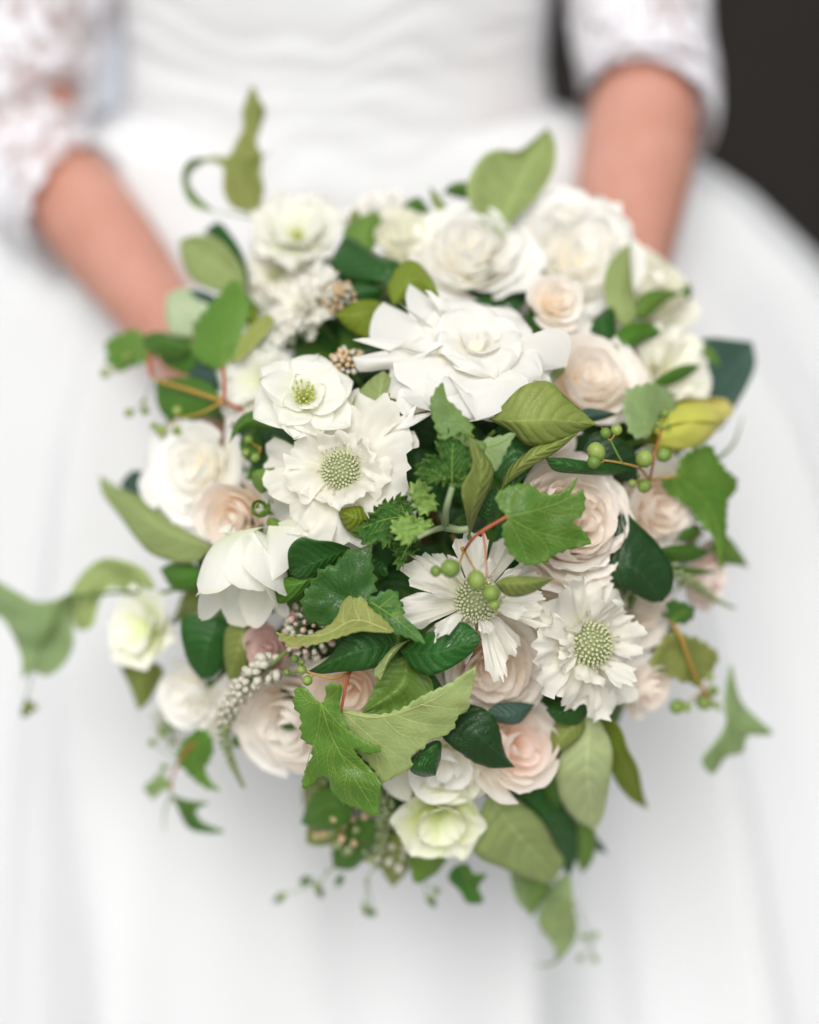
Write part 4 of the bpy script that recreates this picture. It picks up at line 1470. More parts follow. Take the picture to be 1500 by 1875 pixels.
v3 = sprig('vine_sprig', 'vine with a large hanging lobed leaf and a pale underside leaf at lower front', 'vine', 640, 1232, 0.004, 'vine sprigs', True, 'stem_red')
pixtube(v3, 'stalk', [(640, 1232, 0.004), (632, 1262, 0.020), (625, 1303, 0.026)], 7, 5, 'stem_red')
pixtube(v3, 'stalk', [(640, 1232, 0.004), (610, 1242, 0.018), (575, 1234, 0.020), (556, 1226, 0.020)], 5, 4, 'stem_ochre')
lobed(v3, [(622, 1300), (680, 1308), (729, 1300), (773, 1274), (821, 1252), (869, 1223), (868, 1250), (861, 1272), (858, 1300), (838, 1312), (832, 1333), (810, 1350), (786, 1356), (778, 1370), (760, 1377), (752, 1391),
           (757, 1402), (740, 1413), (720, 1424), (700, 1432), (680, 1405), (655, 1380), (645, 1370), (637, 1340)],
      0.020, ['vine_pale', 'vine_mid'], [[(625, 1303), (690, 1314), (760, 1296), (820, 1266), (868, 1226)], [(625, 1303), (680, 1350), (755, 1402)], [(720, 1308), (770, 1325), (832, 1330)], [(770, 1290), (820, 1298), (856, 1298)],
                                         [(650, 1310), (650, 1340), (660, 1380)], [(680, 1350), (690, 1390), (700, 1428)], [(700, 1313), (735, 1345), (784, 1354)]],
      fold=-0.12, foldR=-0.6, wav=0.004, vmat='vein_pale', teeth=2.6, step=6)
lobed(v3, [(545, 1256), (538, 1277), (538, 1297), (550, 1310), (550, 1340), (558, 1360), (571, 1365), (570, 1387), (562, 1402), (552, 1441), (573, 1438), (581, 1423), (600, 1427), (608, 1452), (630, 1473), (660, 1483), (690, 1494),
           (695, 1463), (698, 1440), (690, 1420), (673, 1403), (647, 1373), (677, 1381), (701, 1372), (683, 1363), (657, 1350), (637, 1333), (627, 1310), (623, 1287), (627, 1259), (610, 1251), (597, 1255), (596, 1277), (587, 1288), (574, 1278), (562, 1262)],
      0.036, ['vine_mid', 'vine_soft'], [[(588, 1288), (606, 1345), (640, 1410), (688, 1488)], [(588, 1288), (582, 1340), (566, 1385), (554, 1436)], [(588, 1288), (620, 1325), (660, 1356), (698, 1372)], [(588, 1288), (565, 1285), (545, 1262)], [(588, 1288), (605, 1278), (622, 1262)],
                                         [(612, 1358), (600, 1385), (604, 1425)], [(622, 1380), (660, 1410), (692, 1425)], [(640, 1410), (630, 1440), (640, 1476)]],
      fold=-0.25, foldR=-0.15, wav=0.005, teeth=3.2, step=6, gy=0.05)
for (x, y, r, to) in ((540, 1206, 7, (556, 1226, 0.020)), (552, 1226, 8, (575, 1234, 0.020)), (525, 1231, 7, (556, 1226, 0.020)), (563, 1246, 10, (575, 1234, 0.020)), (553, 1212, 6, (556, 1226, 0.020))):
    berry(v3, x, y, r, 0.022, to)

v4 = sprig('vine_sprig', 'dark vine leaf on red stalk with green berries over the blush rose', 'vine', 850, 1008, 0.010, 'vine sprigs', True, 'stem_ochre')
pixtube(v4, 'stalk', [(850, 1008, 0.010), (870, 982, 0.030), (900, 962, 0.034), (928, 946, 0.036)], 6, 6, 'stem_red')
pixtube(v4, 'stalk', [(850, 1008, 0.010), (842, 1030, 0.032), (836, 1040, 0.034)], 4, 3, 'stem_ochre')
pixtube(v4, 'stalk', [(850, 1008, 0.010), (868, 1040, 0.034), (890, 1070, 0.036)], 4, 3, 'stem_ochre')
pixtube(v4, 'stalk', [(884, 970, 0.032), (889, 1010, 0.036), (892, 1060, 0.036)], 5, 3, 'stem_red')
lobed(v4, [(908, 907), (933, 890), (967, 886), (997, 903), (1030, 900), (1058, 874), (1046, 907), (1068, 897), (1071, 930), (1063, 947), (1047, 955), (1067, 970), (1082, 995), (1052, 1003), (1015, 1017), (1001, 1028), (971, 1035), (942, 1022), (924, 995), (920, 966), (928, 948), (915, 930)],
      0.034, ['vine_mid', 'vine_soft'], [[(928, 947), (980, 935), (1030, 918), (1066, 900)], [(928, 947), (985, 975), (1078, 994)], [(928, 947), (950, 985), (968, 1032)], [(928, 947), (935, 915), (950, 890)], [(985, 934), (1020, 945), (1062, 940)], [(970, 968), (1000, 1000), (1004, 1025)]],
      fold=-0.30, foldR=-0.10, wav=0.003, teeth=2.2, step=6)
blade(v4, [(893, 955, 0.004), (898, 925, 0.008), (908, 890, 0.006)], [(878, 940), (885, 910)], [(906, 945), (914, 915)], ['leaf_dark', 'leaf_olive'])
for (x, y, r, to) in ((798, 1046, 12, (836, 1040, 0.034)), (825, 1041, 16, (836, 1040, 0.034)), (873, 1062, 15, (868, 1040, 0.034)), (899, 1087, 17, (890, 1070, 0.036)), (905, 1108, 12, (890, 1070, 0.036))):
    berry(v4, x, y, r, 0.036, to)
blade(v4, [(905, 1068, 0.032), (955, 1068, 0.036), (1015, 1060, 0.034)], [(930, 1055), (980, 1056)], [(930, 1092), (970, 1088)], ['leaf_olive', 'leaf_mid'], zl=-0.002, zr=-0.006)

v5 = sprig('vine_sprig', 'upright twisted vine leaf with pale folded underside in front of the large gardenia', 'vine', 860, 984, 0.004, 'vine sprigs')
lobed(v5, [(811, 699), (817, 727), (830, 740), (847, 757), (868, 782), (862, 800), (890, 812), (880, 830), (850, 815), (830, 800), (807, 806), (797, 783), (787, 740), (797, 715)],
      0.034, ['vine_green', 'vine_olive'], [[(868, 800), (830, 765), (811, 702)]], fold=-0.35, foldR=-0.2, teeth=2.6, step=6)
lobed(v5, [(885, 806), (915, 798), (944, 792), (934, 813), (923, 837), (910, 862), (898, 850), (888, 830)], 0.032, ['vine_soft', 'vine_mid'], [[(888, 820), (915, 812), (943, 793)], [(888, 822), (905, 838), (910, 858)]], fold=-0.2, teeth=2.2, step=6)
blade(v5, [(860, 984, 0.006), (866, 930, 0.026), (882, 870, 0.034), (872, 815, 0.036), (858, 795, 0.034)], [(854, 940), (846, 895), (866, 855), (862, 820)], [(876, 940), (896, 895), (905, 860), (884, 825)], ['leaf_olive', 'leaf_mid'], zl=0.004, zr=-0.006)

v6 = sprig('vine_sprig', 'dark serrated vine leaves with one curled olive underside left of the bouquet centre', 'vine', 660, 1100, 0.002, 'vine sprigs')
lobed(v6, [(643, 1006), (660, 1008), (678, 1000), (682, 1033), (689, 1060), (684, 1087), (665, 1110), (640, 1125), (617, 1134), (597, 1148), (580, 1142), (563, 1140), (552, 1107), (560, 1080), (575, 1058), (590, 1040), (613, 1033), (625, 1018)],
      0.016, ['vine_dark', 'vine_soft'], [[(655, 1110), (640, 1070), (662, 1010)], [(655, 1110), (610, 1085), (565, 1085)], [(655, 1110), (670, 1080), (684, 1055)], [(655, 1110), (610, 1120), (580, 1138)]], teeth=4.6, vmat='vein_dark', fold=-0.2, wav=0.007)
lobed(v6, [(503, 1156), (527, 1164), (563, 1163), (597, 1148), (617, 1128), (627, 1102), (647, 1087), (664, 1093), (680, 1112), (700, 1130), (721, 1156), (690, 1157), (657, 1156), (617, 1168), (583, 1178), (545, 1184), (530, 1184), (517, 1173)],
      0.026, ['vine_olive', 'vine_mid'], [[(710, 1153), (650, 1135), (590, 1163), (508, 1160)], [(660, 1137), (650, 1115), (648, 1090)], [(680, 1143), (676, 1128), (672, 1105)], [(630, 1145), (628, 1128), (630, 1105)]], gy=0.7, wav=0.004, vmat='vein_pale', step=6, teeth=1.4)
lobed(v6, [(673, 1100), (690, 1090), (704, 1081), (728, 1083), (731, 1098), (738, 1110), (741, 1130), (760, 1147), (779, 1178), (745, 1168), (717, 1157), (697, 1130)], 0.022, ['vine_dark', 'vine_soft'],
      [[(680, 1103), (720, 1130), (776, 1176)], [(695, 1112), (710, 1100), (726, 1086)], [(715, 1126), (728, 1122), (738, 1118)]], teeth=3.2, fold=-0.25, step=6)

v7 = sprig('vine_sprig', 'ivy shaped leaf and green berries on forked stalks beside the yellow bud', 'vine', 1190, 880, -0.002, 'vine sprigs', True, 'stem_ochre')
pixtube(v7, 'stalk', [(1190, 880, -0.002), (1172, 858, 0.020), (1140, 848, 0.026), (1108, 843, 0.028)], 5, 4, 'stem_ochre')
pixtube(v7, 'stalk', [(1140, 848, 0.026), (1130, 830, 0.028), (1118, 806, 0.028)], 5, 4, 'stem_green')
pixtube(v7, 'stalk', [(1190, 880, -0.002), (1196, 850, 0.024), (1200, 825, 0.026), (1212, 785, 0.022)], 5, 3, 'stem_red')
pixtube(v7, 'stalk', [(1190, 880, -0.002), (1220, 875, 0.018), (1240, 871, 0.020)], 5, 4, 'stem_ochre')
lobed(v7, [(1250, 836), (1283, 817), (1304, 816), (1314, 837), (1333, 862), (1350, 877), (1348, 900), (1334, 917), (1331, 970), (1327, 1010), (1320, 1042), (1307, 984), (1287, 964), (1260, 927), (1243, 920), (1220, 900), (1211, 877), (1237, 870)],
      0.016, ['vine_mid', 'vine_soft'], [[(1240, 871), (1290, 915), (1315, 970), (1321, 1038)], [(1240, 871), (1290, 865), (1346, 885)], [(1240, 871), (1275, 840), (1302, 820)], [(1240, 871), (1235, 890), (1240, 915)]], fold=-0.25, foldR=-0.2, wav=0.004, teeth=2.6, step=6)
lobed(v7, [(1143, 722), (1167, 706), (1203, 702), (1226, 716), (1241, 747), (1217, 757), (1200, 780), (1190, 798), (1167, 803), (1148, 778)], 0.018, ['vine_soft', 'vine_pale'],
      [[(1190, 798), (1188, 755), (1185, 705)], [(1189, 775), (1165, 750), (1148, 730)], [(1188, 755), (1210, 740), (1235, 742)], [(1189, 785), (1172, 782), (1155, 785)]], fold=-0.3, teeth=3.2, step=6)
for (x, y, r, to) in ((1109, 793, 12, (1118, 806, 0.028)), (1129, 787, 11, (1118, 806, 0.028)), (1092, 827, 16, (1108, 843, 0.028)), (1180, 840, 17, (1172, 858, 0.020)), (1216, 833, 13, (1198, 840, 0.024)), (1088, 846, 12, (1108, 843, 0.028)),
                      (1180, 890, 14, (1190, 880, 0.010)), (1158, 885, 8, (1172, 870, 0.012)), (1217, 757, 9, (1212, 785, 0.022)), (1205, 777, 6, (1212, 785, 0.022)), (1226, 780, 6, (1212, 785, 0.022))):
    berry(v7, x, y, r, 0.028 if y < 870 else 0.010, to)
pixtube(v7, 'tendril', [(1318, 838, 0.006), (1345, 810, 0.006), (1360, 763, 0.004)], 9, 2, 'stem_green')

v8 = sprig('vine_sprig', 'pointed lobed leaf with small dark leaflets hanging at the far side over the skirt', 'vine', 1225, 1130, -0.012, 'vine sprigs')
lobed(v8, [(1339, 1217), (1348, 1255), (1360, 1288), (1387, 1315), (1416, 1343), (1390, 1347), (1369, 1348), (1360, 1378), (1330, 1387), (1306, 1418), (1285, 1393), (1309, 1360), (1330, 1324), (1327, 1279)],
      0.012, ['vine_soft', 'vine_mid'], [[(1300, 1280), (1335, 1310), (1412, 1342)], [(1330, 1305), (1338, 1260), (1339, 1220)], [(1335, 1312), (1335, 1360), (1306, 1412)]], fold=-0.3, wav=0.005)
lobed(v8, [(1192, 1216), (1222, 1159), (1255, 1162), (1288, 1174), (1316, 1198), (1309, 1222), (1288, 1243), (1261, 1252), (1225, 1237)], 0.000, ['vine_olive', 'vine_mid'],
      [[(1240, 1150), (1245, 1195), (1262, 1250)], [(1245, 1190), (1280, 1195), (1312, 1200)], [(1244, 1190), (1220, 1200), (1198, 1215)]], ruffle=0.004, teeth=2.5, wav=0.008)
lobed(v8, [(1225, 1100), (1250, 1102), (1272, 1114), (1264, 1138), (1237, 1142), (1222, 1125)], -0.002, ['vine_dark', 'vine_mid'], [[(1228, 1140), (1250, 1120), (1270, 1114)]], teeth=2.6)
pixtube(v8, 'stalk', [(1225, 1130, -0.010), (1246, 1165, 0.004), (1270, 1230, 0.008), (1300, 1282, 0.010)], 9, 7, 'stem_ochre')
for (x, y, r) in ((1240, 1294, 14), (1290, 1285, 17), (1258, 1296, 9), (1306, 1265, 12), (1278, 1250, 11), (1300, 1240, 10), (1312, 1292, 9)):
    berry(v8, x, y, r, 0.004, (1290, 1262, 0.009))

v9 = sprig('vine_sprig', 'pale soft lobed vine leaves drifting out from the bouquet over the skirt folds', 'vine', 300, 1085, -0.006, 'vine sprigs')
lobed(v9, [(-30, 1050), (0, 1066), (37, 1087), (67, 1102), (110, 1097), (125, 1087), (131, 1133), (134, 1183), (113, 1220), (83, 1238), (60, 1228), (42, 1242), (38, 1200), (20, 1157), (0, 1130), (-40, 1110)], 0.020, ['vine_soft', 'vine_mid'],
      [[(120, 1092), (75, 1150), (45, 1236)], [(120, 1092), (60, 1110), (-25, 1070)], [(120, 1092), (115, 1150), (95, 1232)]], fold=-0.2, wav=0.008)
lobed(v9, [(127, 1087), (160, 1040), (200, 1022), (260, 1040), (282, 1080), (240, 1082), (200, 1076), (182, 1100), (168, 1147), (140, 1152), (130, 1120)], 0.004, ['vine_pale', 'vine_mid'],
      [[(280, 1078), (200, 1055), (150, 1140)]], wav=0.008)
pixtube(v9, 'stalk', [(300, 1085, -0.006), (220, 1085, 0.008), (120, 1092, 0.020)], 9, 7, 'stem_green')
pixtube(v9, 'stalk', [(120, 1092, 0.020), (75, 1190, 0.026), (45, 1285, 0.024)], 4, 3, 'stem_green')
blade(v9, [(45, 1285, 0.024), (55, 1296, 0.025), (72, 1296, 0.024)], [(50, 1280), (62, 1288)], [(38, 1300), (42, 1315), (58, 1305)], ['leaf_olive', 'leaf_olive'], nu=10, nv=3)

v10 = sprig('vine_sprig', 'small curved vine leaves dangling below the bead spike over the skirt', 'vine', 380, 1345, -0.012, 'vine sprigs', True, 'stem_red')
lobed(v10, [(333, 1360), (367, 1333), (387, 1350), (390, 1380), (376, 1407), (385, 1430), (403, 1448), (373, 1441), (343, 1417), (325, 1392)], 0.002, ['vine_mid', 'vine_soft'], [[(370, 1340), (355, 1400), (400, 1446)]], teeth=2.6, wav=0.006)
lobed(v10, [(313, 1456), (335, 1464), (350, 1467), (382, 1471), (358, 1484), (373, 1507), (412, 1522), (385, 1526), (350, 1520), (335, 1502), (325, 1480)], 0.006, ['vine_dark', 'vine_soft'], [[(315, 1458), (345, 1492), (408, 1522)], [(335, 1472), (355, 1474), (380, 1472)]], wav=0.005)
lobed(v10, [(263, 1441), (278, 1428), (293, 1412), (306, 1425), (315, 1442), (295, 1450), (281, 1464), (270, 1455)], 0.006, ['vine_soft', 'vine_mid'], [[(313, 1440), (290, 1438), (266, 1442)]], teeth=2.2)
pixtube(v10, 'stalk', [(380, 1345, -0.010), (345, 1370, 0.004), (318, 1415, 0.008), (313, 1455, 0.008)], 7, 4, 'stem_red')
pixtube(v10, 'tendril', [(313, 1455, 0.008), (302, 1485, 0.008), (300, 1522, 0.004)], 5, 2, 'stem_green')
for (x, y, r) in ((300, 1340, 9), (278, 1360, 8), (310, 1325, 7), (300, 1405, 8)):
    berry(v10, x, y, r, 0.004, (330, 1392, 0.006))

v11 = sprig('vine_sprig', 'folded leaf with curled tail hanging lowest under the broad light leaf', 'vine', 1000, 1590, -0.008, 'vine sprigs')
lobed(v11, [(936, 1598), (965, 1605), (972, 1640), (969, 1668), (951, 1656), (941, 1632)], -0.002, ['vine_soft', 'vine_mid'], [[(960, 1602), (956, 1630), (966, 1664)]], wav=0.004)
lobed(v11, [(965, 1605), (1011, 1621), (992, 1653), (969, 1680), (971, 1640)], 0.004, ['vine_green', 'vine_mid'], [[(990, 1612), (982, 1640), (970, 1677)]], wav=0.004)
lobed(v11, [(997, 1646), (1018, 1612), (1043, 1605), (1050, 1656), (1058, 1692), (1054, 1720), (1040, 1741), (1022, 1757), (1011, 1727), (990, 1702), (984, 1674)], 0.012, ['vine_soft', 'vine_mid'],
      [[(1035, 1608), (1040, 1680), (1022, 1754)], [(1039, 1650), (1015, 1670), (990, 1700)], [(1040, 1680), (1025, 1700), (1012, 1725)]], fold=-0.5, foldR=0.3, wav=0.004, teeth=2.6, vmat='vein_pale')
pixtube(v11, 'tendril', [(1024, 1752, 0.012), (1010, 1765, 0.012), (980, 1768, 0.010)], 7, 2, 'stem_green')
pixtube(v11, 'stalk', [(1000, 1590, -0.008), (1050, 1650, 0.000), (1080, 1715, 0.0), (1085, 1755, 0.0)], 2.5, 2, 'stem_green')
for (x, y, r) in ((1070, 1716, 9), (1090, 1713, 9), (1063, 1755, 8), (1090, 1757, 9)):
    berry(v11, x, y, r, 0.0, (1082, 1735, 0.0))

v12 = sprig('vine_sprig', 'little dark star shaped leaf below the green tinged hellebore', 'vine', 850, 1560, -0.010, 'vine sprigs')
lobed(v12, [(821, 1610), (831, 1589), (856, 1582), (867, 1600), (892, 1602), (876, 1625), (886, 1651), (856, 1654), (842, 1632)], 0.002, ['vine_dark', 'vine_soft'], [[(846, 1584), (858, 1615), (882, 1650)], [(855, 1605), (870, 1602), (888, 1603)]], wav=0.004)
blade(v12, [(750, 1552, -0.004), (785, 1580, 0.0), (800, 1600, 0.0)], [(790, 1555), (822, 1565)], [(752, 1590), (762, 1618)], ['leaf_green', 'leaf_pale'])
for (x, y, r, to) in ((517, 1640, 9, (585, 1612, -0.004)), (580, 1624, 9, (600, 1595, -0.004)), (556, 1618, 6, (585, 1612, -0.004)), (668, 1660, 8, (672, 1610, -0.004)), (684, 1672, 7, (672, 1610, -0.004)),
                      (785, 1645, 8, (770, 1600, -0.004)), (800, 1632, 8, (770, 1600, -0.004)), (600, 1595, 5, (650, 1570, -0.006)), (672, 1612, 5, (690, 1570, -0.006)), (770, 1600, 6, (760, 1560, -0.006))):
    berry(v12, x, y, r, -0.004, to)
for (x, y, a) in ((512, 1645, 2.6), (585, 1632, 1.2), (672, 1668, 0.9), (560, 1612, 2.9), (790, 1650, 1.0), (622, 1612, 2.0)):
    dx, dy = math.cos(a), math.sin(a)
    blade(v12, [(x - dx * 14, y - dy * 14, -0.005), (x, y, -0.003), (x + dx * 16, y + dy * 16, -0.004)], [(x - dy * 8, y + dx * 8)], [(x + dy * 8, y - dx * 8)], ['leaf_mid', 'leaf_olive'], nu=8, nv=3)

# crinkled geranium
ge = sprig('geranium_sprig', 'crinkled scented geranium leaves with frilled pale edges at the bouquet centre', 'geranium', 815, 965, 0.004, None, True, 'stem_grey')
pixtube(ge, 'stalk', [(815, 965, 0.004), (818, 930, 0.030), (828, 892, 0.036)], 14, 10, 'stem_grey')
pixtube(ge, 'stalk', [(815, 965, 0.004), (790, 972, 0.026), (765, 985, 0.030)], 12, 8, 'stem_grey')
pixtube(ge, 'stalk', [(815, 965, 0.004), (840, 970, 0.018), (858, 968, 0.020)], 16, 12, 'stem_grey')


def crinkle(pts, dz, mats, seed, veins=(), teeth=6.0, ruffle=0.007, gx=0, gy=0):
    return lobed(ge, pts, dz - 0.010, mats, veins, wav=0.004, step=4.6, ruffle=ruffle, teeth=teeth, seed=seed, gx=gx, gy=gy)


crinkle([(813, 786), (835, 790), (853, 786), (864, 820), (868, 860), (880, 884), (863, 898), (833, 893), (813, 887), (790, 884), (773, 877), (762, 857), (782, 836), (803, 834), (799, 810)], 0.040, ['fuzz_dark', 'fuzz_green'], 2,
        [[(828, 892), (828, 840), (832, 790)], [(828, 890), (800, 865), (768, 856)], [(828, 890), (855, 872), (874, 880)]])
crinkle([(750, 893), (767, 879), (788, 892), (796, 910), (801, 928), (780, 942), (757, 928)], 0.034, ['fuzz_green', 'vine_mid'], 3, [[(800, 935), (780, 910), (765, 882)]], 5)
crinkle([(697, 920), (715, 916), (733, 906), (752, 918), (762, 933), (745, 950), (727, 967), (712, 1000), (690, 994), (667, 998), (650, 967), (667, 955), (680, 937)], 0.026, ['fuzz_dark', 'fuzz_green'], 4,
        [[(760, 945), (710, 950), (655, 970)], [(745, 948), (735, 925), (733, 908)]])
crinkle([(715, 960), (743, 942), (770, 948), (793, 954), (783, 972), (767, 985), (745, 1000), (726, 985)], 0.036, ['fuzz_green', 'vine_mid'], 5, [[(792, 956), (755, 968), (722, 975)]], 5)
crinkle([(715, 1000), (745, 985), (768, 985), (762, 1012), (745, 1020), (735, 1042), (722, 1035), (724, 1015)], 0.024, ['fuzz_dark', 'fuzz_green'], 6, [[(765, 985), (745, 1005), (730, 1038)]])

# ------------------------------------------------------------------ broad leaved sprigs
LG = 'broad leaved sprigs'
s = sprig('leafy_sprig', 'pale and dark cupped leaves in front of the bare forearm on the bodice side', 'foliage', 450, 540, -0.004, LG)
blade(s, [(450, 540, 0.0), (415, 495, 0.006), (328, 440, 0.008)], [(445, 500), (428, 470), (400, 440), (360, 430)], [(400, 535), (352, 512), (332, 472)], ['leaf_light', 'leaf_dark'], zl=0.006)
blade(s, [(455, 535, -0.004), (435, 465, 0.002), (372, 425, 0.002)], [(453, 490), (440, 455), (418, 422), (398, 406)], [(440, 500), (420, 460), (395, 436)], ['leaf_dark', 'leaf_pale'])
blade(s, [(392, 600, -0.002), (350, 565, 0.004), (306, 540, 0.002)], [(385, 555), (360, 534), (335, 526)], [(355, 615), (312, 612), (303, 572)], ['leaf_mint', 'leaf_mid'])
blade(s, [(400, 560, -0.002), (370, 545, 0.003), (332, 528, 0.004)], [(390, 540), (360, 530)], [(385, 570), (355, 555)], ['leaf_teal', 'leaf_pale'])
blade(s, [(460, 600, -0.004), (462, 575, 0.0), (452, 555, 0.0)], [(450, 590), (446, 570)], [(476, 590), (470, 565)], ['leaf_lime', 'leaf_pale'])

s = sprig('leafy_sprig', 'broad olive leaf folded upward above the loose ivory rose', 'foliage', 918, 440, -0.004, LG)
blade(s, [(918, 440, 0.0), (932, 385, 0.004), (952, 335, 0.006), (976, 288, 0.007), (1002, 234, 0.008)], [(888, 414), (868, 385), (855, 340), (880, 290), (910, 273), (945, 278), (975, 258)], [(945, 395), (985, 358), (1012, 315), (1018, 277), (1013, 250)], ['leaf_light', 'leaf_mid'], zl=0.014, zr=0.012)
blade(s, [(880, 360, -0.006), (845, 345, -0.004), (810, 352, -0.004)], [(860, 335), (830, 335)], [(860, 365), (830, 360)], ['leaf_mid', 'leaf_olive'])
blade(s, [(825, 420, -0.004), (808, 385, 0.0), (787, 340, 0.002)], [(808, 400), (790, 370)], [(825, 395), (810, 365)], ['leaf_light', 'leaf_olive'])
blade(s, [(790, 390, -0.006), (765, 375, -0.004), (738, 378, -0.004)], [(770, 362), (750, 366)], [(770, 390), (750, 388)], ['leaf_mid', 'leaf_olive'])

s = sprig('leafy_sprig', 'dark glossy leaves in the gap between top roses and the large gardenia', 'foliage', 700, 560, -0.020, LG)
blade(s, [(715, 540, -0.006), (690, 490, 0.006), (625, 440, 0.004)], [(735, 485), (697, 468), (663, 448), (637, 432)], [(700, 520), (660, 518), (620, 505), (608, 475)], ['leaf_dark', 'leaf_olive'], bul=0.004)
blade(s, [(720, 560, -0.008), (755, 510, 0.004), (804, 541, 0.002)], [(710, 520), (735, 482), (762, 478), (790, 510)], [(735, 555), (780, 555)], ['leaf_lime', 'leaf_dark'])
blade(s, [(672, 470, -0.010), (665, 425, -0.002), (690, 385, 0.0)], [(630, 440), (635, 415), (660, 397)], [(690, 445), (700, 410)], ['leaf_green', 'leaf_olive'])
blade(s, [(700, 560, -0.010), (660, 575, -0.002), (612, 577, 0.0)], [(690, 550), (650, 552)], [(695, 600), (680, 620), (645, 608)], ['leaf_lime', 'leaf_olive'])
blade(s, [(705, 530, -0.008), (660, 532, -0.002), (632, 540, 0.0)], [(680, 515), (650, 518)], [(680, 555), (650, 552)], ['leaf_dark', 'leaf_olive'])
blade(s, [(660, 430, -0.008), (650, 400, -0.002), (655, 380, 0.0)], [(640, 415), (642, 390)], [(660, 410), (660, 395)], ['leaf_olive', 'leaf_olive'], nu=10)
blade(s, [(700, 790, -0.014), (695, 735, -0.004), (703, 678, 0.0)], [(650, 760), (648, 730), (675, 697)], [(720, 765), (724, 725), (718, 695)], ['leaf_light', 'leaf_dark'])
blade(s, [(715, 800, -0.016), (702, 790, -0.008), (690, 765, -0.006)], [(690, 800), (684, 785)], [(715, 780), (705, 768)], ['leaf_lime', 'leaf_dark'], nu=10)
blade(s, [(640, 500, -0.012), (612, 500, -0.004), (590, 480, -0.004)], [(620, 480), (600, 470)], [(620, 515), (600, 505)], ['leaf_teal', 'leaf_olive'], nu=12)

s = sprig('leafy_sprig', 'ribbed olive leaf curling out from under the large gardenia with dark leaf below', 'foliage', 905, 790, -0.004, LG)
blade(s, [(895, 768, 0.006), (950, 771, 0.022), (1010, 769, 0.028), (1093, 777, 0.026)], [(920, 742), (953, 709), (990, 697), (1014, 703), (1035, 724), (1067, 753)], [(935, 790), (965, 815), (1000, 815), (1040, 803), (1068, 788)], ['leaf_olive', 'leaf_mid'], zl=-0.004, zr=-0.010)
blade(s, [(916, 900, 0.000), (955, 850, 0.012), (1000, 822, 0.016), (1064, 789, 0.020)], [(928, 862), (955, 835), (985, 815), (1030, 800)], [(932, 884), (968, 858), (1018, 828)], ['leaf_olive', 'leaf_mid'])
blade(s, [(910, 780, -0.010), (940, 830, -0.002), (930, 895, 0.0)], [(905, 830), (905, 870)], [(985, 800), (985, 840), (955, 880)], ['leaf_dark', 'leaf_olive'])
blade(s, [(1050, 770, 0.004), (1090, 760, 0.008), (1130, 757, 0.008)], [(1070, 748), (1100, 750)], [(1070, 775), (1105, 768)], ['leaf_teal', 'leaf_pale'], nu=12)
blade(s, [(1030, 650, -0.010), (1000, 690, 0.0), (985, 700, 0.0)], [(1000, 668), (985, 690)], [(1035, 680), (1005, 702)], ['leaf_light', 'leaf_mid'], nu=12)

s = sprig('leafy_sprig', 'large dark teal leaf standing behind the frilled cream flower', 'foliage', 1270, 760, -0.016, LG)
blade(s, [(1272, 745, -0.008), (1325, 700, -0.002), (1378, 626, 0.002)], [(1268, 690), (1278, 630), (1300, 618), (1345, 622)], [(1310, 790), (1340, 755), (1372, 700), (1384, 665)], ['leaf_teal', 'leaf_mid'], zl=0.006, zr=0.006)
blade(s, [(1190, 705, 0.012), (1230, 688, 0.018), (1285, 668, 0.016)], [(1215, 685), (1250, 668)], [(1225, 706), (1260, 690)], ['leaf_mid', 'leaf_pale'])
blade(s, [(1262, 660, -0.004), (1295, 640, 0.002), (1320, 670, 0.002)], [(1280, 625), (1305, 640)], [(1280, 660), (1300, 672)], ['leaf_green', 'leaf_pale'], nu=12)

s = sprig('leafy_sprig', 'fresh green leaves between the two ivory roses near the bare wrist', 'foliage', 1140, 620, -0.008, LG)
blade(s, [(1145, 600, 0.004), (1135, 530, 0.016), (1154, 446, 0.014)], [(1118, 570), (1106, 530), (1112, 490), (1135, 458)], [(1168, 575), (1160, 530), (1156, 485)], ['leaf_light', 'leaf_mid'], zl=0.002, zr=-0.006)
blade(s, [(1160, 585, 0.004), (1190, 555, 0.014), (1252, 534, 0.010)], [(1170, 545), (1200, 529)], [(1185, 582), (1222, 552)], ['leaf_green', 'leaf_mid'])
blade(s, [(1248, 535, 0.008), (1258, 535, 0.008), (1265, 520, 0.008)], [(1250, 525), (1258, 518)], [(1258, 548), (1268, 540)], ['leaf_green', 'leaf_mid'], nu=8, nv=3)
blade(s, [(1112, 622, 0.002), (1105, 595, 0.008), (1123, 557, 0.008)], [(1082, 608), (1085, 588), (1105, 568)], [(1125, 618), (1128, 585)], ['leaf_dark', 'leaf_olive'])
blade(s, [(1120, 645, 0.0), (1170, 610, 0.010), (1250, 604, 0.006)], [(1125, 612), (1160, 590), (1210, 594)], [(1145, 645), (1190, 622)], ['leaf_mid', 'leaf_olive'])

s = sprig('leafy_sprig', 'nearly black oval leaf behind the blush ruffled rose', 'foliage', 1110, 1040, -0.018, LG)
blade(s, [(1095, 1040, -0.010), (1160, 1040, 0.008), (1214, 1102, 0.010)], [(1130, 935), (1167, 958), (1205, 995), (1230, 1035), (1233, 1075)], [(1110, 1060), (1157, 1084), (1190, 1102)], ['leaf_black', 'leaf_olive'], zl=-0.006)
s = sprig('leafy_sprig', 'slim dark leaf lying above the blush ruffled rose under the berries', 'foliage', 1150, 862, -0.012, LG)
blade(s, [(1155, 860, -0.004), (1080, 860, 0.010), (998, 838, 0.010)], [(1120, 870), (1060, 868), (1015, 862)], [(1120, 850), (1060, 842), (1030, 838)], ['leaf_dark', 'leaf_pale'])
blade(s, [(1075, 800, -0.016), (1110, 850, -0.010), (1170, 880, -0.010)], [(1100, 790), (1160, 820)], [(1060, 840), (1110, 880)], ['leaf_black', 'leaf_olive'])

